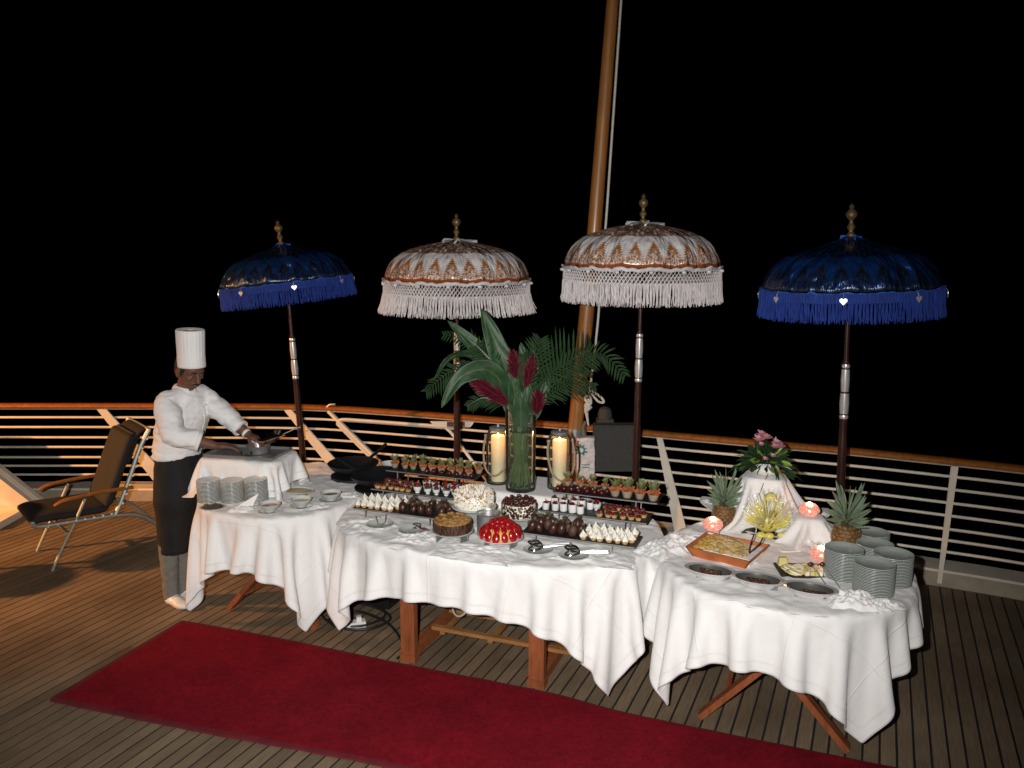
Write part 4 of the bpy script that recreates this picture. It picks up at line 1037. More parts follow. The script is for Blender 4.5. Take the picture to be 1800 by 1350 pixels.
# ================================================================== PARASOLS
def parasol(label, loc, foot, zr, R0, kind, tilt=(0, 0), grp='fringed ceremonial parasols behind the tables'):
    white = kind == 'white'
    t = thing('fringed_parasol', label, 'parasol', (foot[0], foot[1], 0), 0, grp)
    top = Vector((loc[0]-foot[0], loc[1]-foot[1], zr)); ax = (top).normalized()
    Q = Vector((0, 0, 1)).rotation_difference(ax).to_matrix()
    Rt = Matrix.Rotation(tilt[1], 3, 'Y') @ Matrix.Rotation(tilt[0], 3, 'X') @ Q
    def T(p): return top + Rt @ Vector(p)
    def place(mb): mb.v = [tuple(T(p)) for p in mb.v]; return mb
    nr = 16; na = nr*8
    prof = ([(1.0, 0), (.985, .032), (.955, .070), (.91, .108), (.85, .140), (.76, .172), (.64, .199), (.50, .218), (.33, .234), (.16, .248), (.055, .258)] if white else
            [(1.0, 0), (.985, .02), (.955, .055), (.90, .095), (.82, .132), (.72, .162), (.58, .188), (.42, .208), (.26, .226), (.12, .246), (.055, .262)])
    mb = MB(); rows = []; uvs = []
    for j, (r, z) in enumerate(prof):
        row = []
        for i in range(na):
            a = 2*PI*i/na; s_ = abs(math.sin(a*nr/2)); e = (1-j/len(prof))
            rr = R0*r*(1-.030*s_*e); zz = z*1.05-.012*s_*(1-j/10)**2-.006*s_*math.sin(j*.5)+.004*noise.noise(Vector((a*9, z*20, zr)))
            row.append((rr*math.cos(a), rr*math.sin(a), zz))
        rows.append(row)
    P = np.array(rows); mb.grid(P, close_u=True); place(mb)
    me = mb.mesh('canopy', m_wcan if white else m_bcan, sharp=180)
    ul = me.uv_layers.new(name='UVMap'); nf = na
    arc = [0]
    for (r1, z1), (r2, z2) in zip(prof, prof[1:]): arc.append(arc[-1]+math.hypot((r1-r2)*R0, z1-z2))
    arc = [x_/arc[-1] for x_ in arc]
    for fi, pol in enumerate(me.polygons):
        j, i = divmod(fi, na)
        for li, (di, dj) in zip(pol.loop_indices, ((0, 0), (1, 0), (1, 1), (0, 1))):
            ul.data[li].uv = ((i+di)/na, arc[min(j+dj, len(arc)-1)])
    o = link('canopy', me, t); so = o.modifiers.new('s', 'SOLIDIFY'); so.thickness = .003
    # satin border or rope edge
    mb = MB(); hemr = m_ruff if white else m_bruff
    ring = []
    for i in range(na*2):
        a = PI*i/na; s_ = abs(math.sin(a*nr/2)); w_ = .006*math.sin(a*37)+.004*math.sin(a*61)
        ring.append(((R0*(1-.02*s_)+w_*.5+.004)*math.cos(a), (R0*(1-.02*s_)+w_*.5+.004)*math.sin(a), -.012-.012*s_+w_*.5))
    mb.tube(ring, .009 if white else .004, 6, closed=True, flat=1.6); place(mb).build('rim_border', hemr, t)
    f0, f1 = (-.108, -.236) if white else (-.02, -.168)
    if white:
        mb = MB(); n_ = 130
        for i in range(n_):
            a = 2*PI*i/n_
            for j in range(5):
                for sg in (-1, 1):
                    a0 = a+(j % 2)*PI/n_; a1 = a0+sg*PI/n_; z0 = -.018-j*.019; z1 = z0-.019
                    p0 = Vector((R0*math.cos(a0), R0*math.sin(a0), z0)); p1 = Vector((R0*1.004*math.cos(a1), R0*1.004*math.sin(a1), z1))
                    mb.tube([p0, p1], .0016+.0005*j, 3, cap=False)
        place(mb).build('macrame_net', m_net, t, kind='stuff')
    else:
        mb = MB(); n_ = 64
        Pn = np.array([[((R0-.004)*math.cos(2*PI*i/n_), (R0-.004)*math.sin(2*PI*i/n_), z) for i in range(n_)] for z in (-.015, -.045, -.07)])
        mb.grid(Pn, close_u=True); place(mb).build('fringe_band', M('blue_net', (.02, .045, .20), .85), t)
    mb = MB(); ns = 1150
    fl = .035 if loc[0] < .5 and white else .006
    for i in range(ns):
        a = 2*PI*(i+rnd.uniform(-.3, .3))/ns; L = f1-f0+rnd.uniform(-.016, .014); w_ = rnd.uniform(.0013, .0026)
        clump = .010*math.sin(i*.9)+.004*math.sin(i*2.7); b = a+clump/R0+rnd.uniform(-.012, .012); rr = R0+rnd.uniform(-.008, .006); re = rr+fl+rnd.uniform(-.014, .012)
        mb.tube([(rr*math.cos(a), rr*math.sin(a), f0+.004), ((rr+fl*.4)*math.cos((a+b)/2), (rr+fl*.4)*math.sin((a+b)/2), f0+L*.5), (re*math.cos(b), re*math.sin(b), f0+L)], [w_*.8, w_*1.15, w_], 4, cap=True)
    place(mb).build('fringe', m_net if white else m_blue, t, kind='stuff')
    for i in range(nr if white else 8):
        a = 2*PI*i/(nr if white else 8)+.35
        mb = MB()
        if white: mb.ball((R0*1.02*math.cos(a), R0*1.02*math.sin(a), -.035), .014, 8, 6, (1, 1, .8)); mt_ = m_ruff
        else:
            c, s_ = math.cos(a), math.sin(a); q = []
            for k_ in range(14):
                w = 2*PI*k_/14; hx = .020*math.sin(w)**3; hz = .0013*(13*math.cos(w)-5*math.cos(2*w)-2*math.cos(3*w)-math.cos(4*w)); q.append((hx, hz))
            vs = [(R0*1.03*c - hx*s_+c*.003*d_, R0*1.03*s_+hx*c+s_*.003*d_, -.055+hz) for d_ in (0, 1) for hx, hz in q]
            mb.add(vs, [tuple(range(14)), tuple(range(27, 13, -1))]+[(k_, (k_+1) % 14, 14+(k_+1) % 14, 14+k_) for k_ in range(14)])
            mb.tube([(R0*c, R0*s_, -.01), (R0*1.03*c, R0*1.03*s_, -.04)], .0015, 4); mt_ = m_silver
        place(mb).build('pendant', mt_, t)
    # top ruffle
    mb = MB(); rad = .115 if white else .055; n_ = 40
    Pn = np.array([[(k_*rad*(1+.22*math.sin(3*a+1)+.12*math.sin(7*a))*math.cos(a), k_*rad*(1+.22*math.sin(3*a+1)+.12*math.sin(7*a))*math.sin(a), .275+.012*math.sin(8*a)*k_+.020*math.sin(5*a+zr)*k_-.018*k_*k_) for a in np.linspace(0, 2*PI, n_, endpoint=False)] for k_ in (.1, .45, .8, 1.0)])
    mb.grid(Pn, close_u=True)
    Pn2 = Pn.copy(); Pn2[..., 2] -= .014; mb.grid(Pn2, close_u=True); mb.grid(np.stack([Pn[-1], Pn2[-1]]), close_u=True)
    place(mb).build('top_ruffle', m_ruff if white else m_bruff, t)
    mb = MB(); mb.lathe([(.020, .265), (.024, .29), (.014, .30), (.013, .31), (.022, .325), (.024, .335), (.014, .35), (.011, .365), (.014, .372), (.026, .385), (.033, .40), (.028, .418), (.014, .43), (.010, .438), (.016, .446), (.008, .458), (0, .464)], 18); place(mb).build('finial', m_brass, t)
    mb = MB()
    for i in range(nr):
        a = 2*PI*i/nr; mb.tube([(.02*math.cos(a), .02*math.sin(a), .12), (R0*.5*math.cos(a), R0*.5*math.sin(a), .185), (R0*.985*math.cos(a), R0*.985*math.sin(a), -.004)], .004, 4)
    place(mb).build('rib_frame', m_dark, t, kind='stuff')
    # pole with silver sleeves
    L = top.length
    def on(z): return ax*(z/ax.z) if True else None
    MB().tube([(0, 0, 0), tuple(on(1.0)), tuple(on(zr-.45))], [.026, .026, .020], 14).build('lower_pole', m_dark, t)
    MB().tube([tuple(on(zr-.45)), tuple(top+ax*.26)], .015, 12).build('upper_pole', m_dark, t)
    zs = zr-(.37 if white and loc[0] < 0 else .47)
    for k_, (a, b, r_) in enumerate(((0, .022, .025), (.030, .165, .0265), (.175, .30, .0285), (.308, .33, .0275))):
        p0 = ax*((zs-a)/ax.z); p1 = ax*((zs-b)/ax.z); m_ = (p0+p1)/2
        MB().tube([p0, m_, p1], [r_*.88, r_, r_*.88], 14).build('silver_sleeve', m_silver, t)
    MB().lathe([(.001, 0), (.17, 0), (.17, .03), (.05, .045), (.035, .06), (.035, .16), (.001, .16)], 24).build('base', m_dark, t)
    return t
parasol('leftmost dark blue parasol with blue fringe, tilted, beyond the chef', (-1.79, 6.6), (-1.70, 6.6), 2.03, .512, 'blue', (R(0), R(-4)))
parasol('white and gold parasol with knotted white fringe behind the left trays', (-.405, 6.1), (-.425, 6.1), 2.065, .535, 'white', (0, R(-.4)))
parasol('white and gold parasol with knotted white fringe right of the flagpole', (.872, 5.6), (.868, 5.6), 2.18, .524, 'white', (0, 0))
parasol('rightmost dark blue parasol with silver heart pendants and blue fringe', (1.972, 4.85), (2.03, 4.85), 2.085, .497, 'blue', (0, R(-.6)))

# ================================================================== TALL TROPICAL BOUQUET
VX, VY = .051, 4.76; VZ = .873
vs_ = thing('tall_vase', 'tall clear glass cylinder vase filled with green stems and water', 'vase', (VX, VY, VZ))
MB().lathe([(.001, 0), (.088, 0), (.090, .004), (.092, .505), (.086, .505), (.083, .02), (.001, .02)], 40).build('glass', m_glass, vs_)
MB().lathe([(.001, .022), (.081, .022), (.083, .36), (.001, .36)], 32).build('water', m_water, vs_)
bq = thing('tropical_bouquet', 'tall bouquet of palm fronds, broad leaves and red ginger in the glass vase', 'bouquet', (VX, VY, VZ))
for i in range(26):
    a = rnd.uniform(0, 6.28); r0 = .07*math.sqrt(rnd.random()); r1 = .03+.04*rnd.random(); b = a+rnd.uniform(1.5, 3.8)
    q = MB(); q.tube([(r0*math.cos(a), r0*math.sin(a), .03), (.02*math.cos(a+1), .02*math.sin(a+1), .28), (r1*math.cos(b), r1*math.sin(b), .52+rnd.uniform(-.05, .10))], rnd.uniform(.003, .008), 6)
    q.build('stem', m_stem, bq)
q = MB()
for i in range(26):
    a = rnd.uniform(0, 6.28); r0 = .055; q.leaf((r0*math.cos(a)*.4, r0*math.sin(a)*.4, rnd.uniform(.03, .2)), (r0*math.cos(a+.5), r0*math.sin(a+.5), rnd.uniform(.2, .42)), .035, (0, 0, 0), 4)
q.build('submerged_leaves', m_stem, bq, kind='stuff')
def broad(pts, w, side=(0, -1, .2), n=14):
    w *= .84
    S_ = spline(pts, 6); m = len(S_); rows = []
    for i, p in enumerate(S_):
        t = i/(m-1); d = (S_[min(i+1, m-1)]-S_[max(i-1, 0)]).normalized(); x = d.cross(Vector(side)).normalized(); nn = x.cross(d).normalized()
        k_ = math.sin(PI*min(1, max(0, (t-.02)/.98))**.85)**.75 if 0 < t < 1 else 0
        k_ = max(k_, .03)
        row = []
        for j in range(n+1):
            s_ = j/n*2-1; row.append(tuple(p+x*s_*w/2*k_+nn*(abs(s_)*w*.16*k_ + .0022*math.sin(t*95-abs(s_)*9)+.004*math.sin(t*21+s_*3+w*90)*abs(s_))))
        rows.append(row)
    q = MB(); q.grid(np.array(rows)); o = q.build('broad_leaf', m_bigleaf, bq, sharp=180)
    so = o.modifiers.new('s', 'SOLIDIFY'); so.thickness = .0015
    q = MB(); q.tube([p+Vector((0, -.001, 0)) for p in S_], [.004*(1-i/m)+.001 for i in range(m)], 5); q.build('midrib', m_stem, bq)
def L_(x, y, d=0.): return ((x-915)/298, d, (860-y)/298*1.0)
broad([L_(905, 720), L_(893, 655, -.05), L_(872, 600, -.04), L_(848, 538, .0)], .165, (0.15, -1, 0.1))
broad([L_(910, 710), L_(875, 650, .06), L_(835, 608, .1), L_(786, 563, .12)], .13, (0.2, -.9, .3))
broad([L_(900, 705), L_(884, 668, -.06), L_(856, 640, -.10), L_(812, 652, -.14), L_(780, 702, -.16)], .14, (-.1, -1, .15))
broad([L_(902, 690), L_(850, 632, .0), L_(800, 622, .04), L_(762, 664, .05)], .09, (0, -.5, 1))
broad([L_(915, 710), L_(925, 650, .05), L_(915, 600, .08)], .10, (0, -1, 0))
broad([L_(925, 715), L_(938, 650, .06), L_(935, 596, .1)], .07, (.3, -1, 0))
broad([L_(915, 740), L_(905, 690, -.06), L_(900, 650, -.07)], .10, (0.2, -1, 0)); broad([L_(918, 750), L_(925, 700, -.07), L_(930, 665, -.07)], .09, (-.2, -1, 0))
def frond(pts, ll, nl, up=1., dr=.5, w=.015, both=True, t0=.25, upv=(0, 0, 1)):
    S_ = spline(pts, 8); m = len(S_); q = MB(); q.tube(S_, [.006*(1-.75*i/m) for i in range(m)], 5)
    for i in range(nl):
        t = t0+(1-t0)*i/nl; f = t*(m-1); k_ = int(f); p = S_[k_].lerp(S_[min(k_+1, m-1)], f-k_); d = (S_[min(k_+1, m-1)]-S_[max(k_-1, 0)]).normalized()
        U = Vector(upv); sd = (U-d*U.dot(d)).normalized()
        for sg in ((1, -1) if both else (1,)):
            L = ll*(math.sin(PI*(.18+.72*t)))*rnd.uniform(.85, 1.1)
            out = (sd*sg*up + d*.75 + Vector((0, rnd.uniform(-.35, .25), 0))).normalized()
            q.leaf(p, p+out*L, w, (0, 0, -dr*L*rnd.uniform(.2, .8)), 4, side=(0, -1, .25), fold=.25, tip=.05, base=.5)
    q.build('palm_frond', m_frond, bq)
frond([L_(925, 715), L_(955, 665, .0), L_(1000, 632, .02), L_(1055, 618, .04), L_(1100, 660, .05)], .13, 26, 1., .5, .013, t0=.25)
frond([L_(922, 712), L_(950, 672, .05), L_(990, 640, .08), L_(1040, 612, .1)], .25, 20, 1.25, .03, .014, False, .10)
frond([L_(926, 720), L_(955, 690, .03), L_(1000, 652, .05), L_(1048, 628, .05)], .13, 20, 1., .3, .013, True, .2)
broad([L_(905, 740), L_(892, 700, .03), L_(885, 650, .05), L_(878, 610, .06)], .11, (.1, -1, 0))
broad([L_(930, 745), L_(950, 700, .02), L_(965, 660, .04)], .08, (0, -1, .2))
broad([L_(915, 760), L_(915, 715, -.08), L_(912, 675, -.09)], .12, (0, -1, .1))
frond([L_(925, 705), L_(940, 640, .05), L_(950, 592, .05)], .14, 12, .7, .1, .014, True, .2, (1, 0, .4))
frond([L_(928, 725), L_(965, 690, -.02), L_(1005, 668, -.04), L_(1045, 672, -.05)], .09, 18, 1., .6, .010, True, .3)
frond([L_(905, 700), L_(850, 648, .05), L_(795, 650, .08), L_(745, 690, .1)], .10, 22, 1., .8, .011, True, .35)
frond([L_(908, 700), L_(880, 640, .12), L_(830, 600, .15), L_(775, 590, .2)], .09, 16, 1., .4, .010, True, .4)
def ginger(a, b, r):
    a, b = Vector(a), Vector(b); d = b-a; q = MB(); L = d.length; dn = d.normalized(); X = dn.orthogonal().normalized(); Y = dn.cross(X)
    n_ = int(L/.005)
    for i in range(n_):
        t = i/n_; rr = r*math.sin(PI*(.12+.85*t))**.7
        for k_ in range(6):
            w = k_*PI/3+i*.7; o_ = X*math.cos(w)+Y*math.sin(w); p = a+d*t+o_*rr*.35
            q.leaf(p, p+o_*rr*rnd.uniform(.7, 1.3)+dn*r*rnd.uniform(.7, 1.2), r*.34, tuple(dn*r*.2), 2, side=tuple(dn.cross(o_)), tip=.2)
    q.tube([a, b], r*.35, 6); q.build('ginger_flower', m_ginger, bq)
    q = MB(); q.tube([Vector((0, 0, .45)), a*.6+Vector((0, 0, .18)), a], .006, 6); q.build('stem', m_stem, bq)
frond([L_(910, 715, -.04), L_(888, 665, -.05), L_(862, 625, -.05), L_(838, 600, -.04)], .12, 18, 1., .3, .012, True, .25)
frond([L_(918, 720, -.05), L_(925, 660, -.06), L_(918, 615, -.05)], .10, 14, .8, .3, .012, True, .2, (1, 0, .3))
frond([L_(912, 730, -.06), L_(880, 700, -.08), L_(850, 690, -.08), L_(822, 705, -.08)], .08, 16, 1., .5, .010, True, .3)
ginger(L_(893, 700, -.08), L_(832, 657, -.10), .036); ginger(L_(905, 660, -.06), L_(900, 614, -.06), .030)
ginger(L_(923, 672, -.07), L_(934, 622, -.08), .026); ginger(L_(942, 718, -.08), L_(944, 684, -.09), .032); ginger(L_(895, 690, .02), L_(865, 650, .0), .04)

# ---- candle lanterns
def lantern(x, y, z, label, rz):
    t = thing('candle_lantern', label, 'lantern', (x, y, z), rz, 'glass candle lanterns beside the vase')
    MB().lathe([(.001, 0), (.072, 0), (.074, .005), (.074, .295), (.060, .325), (.052, .335), (.050, .332), (.057, .322), (.071, .293), (.071, .01), (.001, .01)], 32).build('glass', m_glass, t)
    MB().lathe([(.050, .332), (.053, .336), (.053, .346), (.046, .350), (.010, .352), (.009, .365), (0, .367)], 24).build('lid', m_steel, t)
    c = MB().lathe([(.001, .012), (.043, .012), (.043, .1), (.043, .288), (.040, .294), (.028, .286), (.001, .284)], 28).build('candle', m_litwax, t)
    point('lantern_glow', (x, y, z+.315), .35)
    MB().ball((0, 0, .300), .006, 8, 6, (1, 1, 1.7)).build('flame', m_flame, c)
    S_ = spline([(-.075, -.012, .29), (-.083, -.035, .2), (-.06, -.075, .10), (0, -.088, .065), (.06, -.075, .12), (.082, -.035, .21), (.075, -.012, .29)], 6)
    MB().tube(S_, .0065, 7).build('rope_handle', m_rope, t)
    for sx in (-1, 1): MB().tube([(sx*.074, -.01, .28), (sx*.080, -.012, .30)], .007, 8).build('hook', m_steel, t)
    return t
lantern(-.085, 4.90, VZ, 'candle lantern with rope handle standing left of the tall vase', -.2)
lantern(.285, 4.79, VZ, 'candle lantern with rope handle standing right of the tall vase', .25)

# ================================================================== RIGHT TABLE
def pineapple(x, y, label, s=1.):
    t = thing('pineapple', label, 'pineapple', (x, y, TZ)); t.scale = (s,)*3
    prof = [(.03, 0), (.052, .012), (.062, .045), (.064, .08), (.058, .115), (.042, .138), (.02, .145)]
    MB().lathe([(.001, 0)]+prof+[(.001, .146)], 20).build('body', m_pine, t)
    q = MB()
    for j in range(8):
        z = .010+j*.0175; r = np.interp(z, [p[1] for p in prof], [p[0] for p in prof]); n_ = 13
        for i in range(n_):
            a = 2*PI*(i+.5*(j % 2))/n_; rot = Matrix.Rotation(a, 3, 'Z')
            q.ball((r*math.cos(a), r*math.sin(a), z), .0135*(.6+.4*r/.062), 6, 4, (.45, .95, .85), rot=rot)
            q.tube([(r*1.08*math.cos(a), r*1.08*math.sin(a), z), (r*1.16*math.cos(a), r*1.16*math.sin(a), z+.005)], [.003, .0006], 4)
    q.build('eyes', M('pineapple_eye', (.15, .085, .028), .55, var=.4, scale=80), t, kind='stuff')
    q = MB()
    for j in range(7):
        for i in range(7):
            a = i*2*PI/7+j*.5+rnd.uniform(-.15, .15); z = .135+j*.010; L = (.07+.014*j)*rnd.uniform(.85, 1.15); o_ = (7-j)/7*1.15+.10
            e = Vector((math.cos(a)*o_, math.sin(a)*o_, 1-.35*o_)).normalized()*L
            p = Vector((.012*math.cos(a), .012*math.sin(a), z))
            q.leaf(p, p+e, .020, (math.cos(a)*.018*o_, math.sin(a)*.018*o_, -.012*o_), 4, side=(math.sin(a), -math.cos(a), .01), fold=.35, tip=.06, base=.8)
    o = q.build('crown', m_pleaf, t)
    return t
pineapple(1.17, 4.36, 'left pineapple standing beside the black fruit slate', .95); pineapple(1.70, 4.00, 'right pineapple standing beside the plate stacks', 1.05)
def votive(x, y, z, label):
    t = thing('votive_candle', label, 'candle holder', (x, y, z), 0, 'rose glass candle holders on the right table')
    prof = [(.001, 0), (.022, 0), (.042, .012), (.052, .030), (.050, .046), (.038, .060), (.026, .066)]
    q = MB(); n_ = 22; vs = []
    P = np.array([[((r+(.0025 if (i+j) % 2 else -.001))*math.cos(2*PI*i/n_), (r+(.0025 if (i+j) % 2 else -.001))*math.sin(2*PI*i/n_), z_) for i in range(n_)] for j, (r, z_) in enumerate(zip(np.interp(np.linspace(0, 6, 15), range(7), [p[0] for p in prof]), np.interp(np.linspace(0, 6, 15), range(7), [p[1] for p in prof])))])
    q.grid(P, close_u=True); q.build('faceted_glass', m_rose, t, smooth=False)
    q = MB()
    for i in range(60):
        a = rnd.uniform(0, 6.28); k_ = rnd.uniform(1, 5.6); r = np.interp(k_, range(7), [p[0] for p in prof])+.002; z_ = np.interp(k_, range(7), [p[1] for p in prof]); q.ball((r*math.cos(a), r*math.sin(a), z_), .0034, 6, 4)
    q.build('glass_beads', m_silver, t, kind='stuff')
    MB().ball((0, 0, .062), .016, 10, 7, (1, 1, .9)).build('flame', m_flame, t); MB().ball((-.012, -.040, .040), .007, 8, 6).build('painted_glint', m_flame, t)  # second glowing ball is an added glint for candlelight on the glass
    point('votive_glow', (x, y-.01, z+.095), .35, (1, .50, .30))
    return t
q = MB(); q.lathe([(.001, 0), (.036, 0), (.036, .055), (.001, .055)], 20); o = q.build('white_ramekin', m_china); o.location = (1.06, 4.16, TZ); tag(o, 'white ramekin carrying the rose candle behind the basket', 'ramekin')
votive(1.06, 4.16, TZ+.056, 'rose glass candle glowing at the rear corner of the terracotta tray')
votive(1.575, 4.19, .901, 'rose glass candle raised on the small draped box')
votive(1.522, 3.86, TZ+.012, 'rose glass candle glowing behind the cheese slate')
# terracotta tray
b_ = thing('terracotta_tray', 'deep rectangular terracotta coloured tray of golden sweets', 'tray', (1.085, 3.945, TZ), R(-36))
q = MB(); w1, d1, w2, d2, h = .27, .22, .335, .275, .055
for a, b in (((-1, -1), (1, -1)), ((1, -1), (1, 1)), ((1, 1), (-1, 1)), ((-1, 1), (-1, -1))):
    q = MB(); vs = [(a[0]*w1/2, a[1]*d1/2, 0), (b[0]*w1/2, b[1]*d1/2, 0), (b[0]*w2/2, b[1]*d2/2, h), (a[0]*w2/2, a[1]*d2/2, h)]
    n_ = Vector((-(a[0]+b[0]), -(a[1]+b[1]), 0)).normalized()*.008; vs += [tuple(Vector(v)+n_) for v in vs]
    q.add(vs, [(0, 1, 2, 3), (7, 6, 5, 4), (3, 2, 6, 7), (0, 4, 5, 1), (1, 5, 6, 2), (0, 3, 7, 4)]); q.build('side_wall', m_terra, b_, smooth=False)
q = MB(); q.box((0, 0, .004), (w1-.012, d1-.012, .008)); q.build('bottom', m_terra, b_, smooth=False)
q = MB(); q.box((.03, .0, .028), (w1-.03, d1-.02, .035)); q.build('paper_liner', m_linen2, b_)
q = MB(); q2 = MB()
for i in range(150):
    a = rnd.uniform(-.13, .05); b = rnd.uniform(-.10, .10); z = .050+.034*math.exp(-((a+.03)**2+b*b)/.006)
    (q if a < -.05 or rnd.random() < .25 else q2).ball((a, b, z), rnd.uniform(.012, .02), 7, 5, (1.2, .9, .6), jit=.15)
for i in range(70):
    a = rnd.uniform(.0, .11); b = rnd.uniform(-.09, .05); q2.ball((a, b, .050), rnd.uniform(.010, .018), 7, 5, (1.2, .9, .6), jit=.15)
q.build('golden_fritters', m_pgold, b_, kind='stuff'); q2.build('sesame_sweets', m_pale, b_, kind='stuff')
t = thing('dark_tongs', 'slim dark tongs resting in the terracotta tray', 'tongs', (1.19, 3.86, TZ+.075), R(-40))
for sg in (-1, 1):
    q = MB(); q.tube([(0, -.05, -.012), (sg*.012, -.02, .005), (sg*.022, .02, .022), (sg*.024, .05, .045)], [.003, .0035, .0035, .004], 6); q.build('arm', m_choc, t)
# silver dishes with napkins
me_sd = MB().lathe([(.001, 0), (.050, .002), (.068, .020), (.080, .036), (.092, .040), (.093, .044), (.078, .040)], 44, sx=1.3, sy=.74, cap=False).mesh('rim', m_silver)
me_well = MB().lathe([(.0785, .0402), (.064, .020), (.048, .008), (.001, .006)], 44, sx=1.3, sy=.74, cap=False).mesh('well', m_well)
for x, y, lab, sd in [(.93, 3.66, 'leftmost oval silver dish, cut chocolate squares inside', 0), (1.125, 3.56, 'middle oval silver dish, chocolate truffle bites inside', 1), (1.325, 3.455, 'rightmost oval silver dish, small chocolates at one end', 2)]:
    t = thing('silver_dish', lab, 'dish', (x, y, TZ+.006), R(-24)); link('rim', me_sd, t); link('well', me_well, t)
    for k_ in range(16 if sd != 2 else 8):
        q = MB(); a = -.045+.0125*(k_ % 8)+(.02 if sd == 2 else 0); b = -.010+.022*(k_//8)-(.010 if sd == 2 else 0)
        (q.box((a, b, .024), (.010, .022, .022), rz=rnd.uniform(-.2, .2)) if sd != 1 else q.ball((a, b, .024), .0115, 7, 5, (.8, 1, 1))); q.build('chocolate', m_choc if k_ % 3 else m_choc2, t, smooth=sd == 1)
    q = MB(); q.box((.01, .045, -.002), (.15, .12, .004), rz=.05); o = q.build('grey_napkin', M('grey_napkin', (.42, .42, .46), .85), None, smooth=False); o.location = (x, y, TZ+.003); o.rotation_euler = (0, 0, R(-24)); tag(o, 'square grey napkin under the ' + ('leftmost', 'middle', 'rightmost')[sd] + ' oval silver dish', 'napkin')
# cheese slate
t = thing('cheese_slate', 'black slate board under the cheese cubes and wedges', 'board', (1.40, 3.74, TZ+.004), R(-4)); q = MB(); q.box((0, 0, .004), (.25, .165, .008)); q.build('slab', m_black, t, smooth=False)
for i in range(26):
    a = -.01+.022*(i % 6)+rnd.uniform(-.003, .003); b = -.066+.023*(i//6)+rnd.uniform(-.003, .003); s_ = rnd.uniform(.017, .022)
    q = MB(); q.box((0, 0, s_/2), (s_, s_, s_)); o = q.build('cheese_cube', m_ychee if rnd.random() < .7 else m_cream, None, smooth=False); o.location = (1.40+a*1., 3.74+b-.06*a, TZ+.0125+(.0 if i < 18 else .0)); o.rotation_euler = (0, 0, rnd.uniform(-.5, .5))
    tag(o, 'yellow cheese cube on the right half of the slate board', 'cheese', 'cheese cubes on the slate')
for i in range(9):
    q = MB(); q.lathe([(.001, 0), (.034, 0), (.033, .008), (.001, .010)], 14); o = q.build('cheese_slice', m_cream if i % 2 else m_ychee); o.location = (1.335+.012*(i % 3)-.01*(i//6), 3.70+.024*(i//3), TZ+.013+.003*(i % 3)); o.rotation_euler = (R(12*(i % 3)), R(8), i); tag(o, 'round pale cheese slice fanned on the left of the slate', 'cheese', 'cheese slices on the slate')
q = MB(); q.box((0, 0, .02), (.045, .03, .04), top=(.8, .8)); o = q.build('cheese_wedge', m_ychee, smooth=False); o.location = (1.315, 3.80, TZ+.0125); tag(o, 'tall pale cheese block at the rear left of the slate', 'cheese')
q = MB(); q.ball((0, 0, .009), .011, 8, 5, (1.6, 1, .6), jit=.15); o = q.build('dried_apricot', m_custard); o.location = (1.375, 3.675, TZ+.0125); tag(o, 'orange dried apricot at the front of the cheese slate', 'fruit')
for i, (x, y) in enumerate(((1.420, 3.60), (1.475, 3.60))):
    t = thing('cheese_tongs', ('left' if i == 0 else 'right')+' of two slim forks with dark round heads leaning on the cheese', 'fork', (x, y, TZ+.008)); q = MB(); q.tube([(.02, -.06, 0), (-.005, .02, .045), (-.02, .05, .062)], .0022, 5); q.build('shaft', m_steel, t); q = MB(); q.ball((-.022, .055, .066), .012, 9, 6, (1.1, .8, 1)); q.build('head', m_choc, t)
# fruit sculpture on a slate
t = thing('fruit_slate', 'black slate board under the yellow melon sculpture', 'board', (1.40, 4.245, TZ+.004), R(-36)); q = MB(); q.box((0, 0, .004), (.27, .17, .008)); q.build('slab', m_black, t, smooth=False)
fx, fy = 1.375, 4.24
ms = thing('melon_sculpture', 'spiky carved yellow melon sculpture with glittering wrap', 'fruit carving', (fx, fy, TZ+.0125)); ms.scale = (1.15,)*3
q = MB()
for i in range(260):
    a = rnd.uniform(0, 6.28); e = rnd.uniform(.05, 1.35); d = Vector((math.cos(a)*math.cos(e), math.sin(a)*math.cos(e), math.sin(e))); c = Vector((d.x*.05, d.y*.045, .035+d.z*.055)); L = rnd.uniform(.035, .07)
    q.leaf(c, c+d*L+Vector((0, 0, .01)), .014, (0, 0, .012), 3, side=(d.y, -d.x, .2), tip=.1, base=.7)
q.build('fruit_spikes', m_melon, ms, kind='stuff')
q = MB()
for i in range(300):
    a = rnd.uniform(0, 6.28); e = rnd.uniform(.0, 1.3); d = Vector((math.cos(a)*math.cos(e), math.sin(a)*math.cos(e)*.8, math.sin(e))); c = Vector((d.x*.09, d.y*.08, .04+d.z*.10)); L = rnd.uniform(.03, .065)
    q.tube([c, c+d*L*.6+Vector((0, 0, .006)), c+d*L+Vector((0, 0, .016))], [.0016, .0012, .0005], 3, cap=False)
q.build('glitter_wrap', M('cellophane', (.80, .80, .72), .3), ms, kind='stuff')
MB().ball((0, 0, .06), .055, 16, 10, (1.15, .9, 1), jit=.02).build('melon_core', m_melon, ms)
MB().ball((.005, -.01, .175), .027, 16, 10).build('melon_ball', m_melon, ms)
for a, b in ((-.05, -.07), (-.015, -.08), (.045, -.075), (.075, -.05)):
    MB().ball((a, b, .016), .019, 12, 8, (1.2, 1, .8)).build('melon_slice', m_melon, ms)
q = MB()
for i in range(60):
    a = rnd.uniform(0, 6.28); e = rnd.uniform(0, 1.3); r_ = rnd.uniform(.10, .15); q.ball((r_*math.cos(a)*math.cos(e), r_*.8*math.sin(a)*math.cos(e), .04+r_*math.sin(e)), .0022, 5, 4)
q.build('glitter_beads', m_silver, ms, kind='stuff')
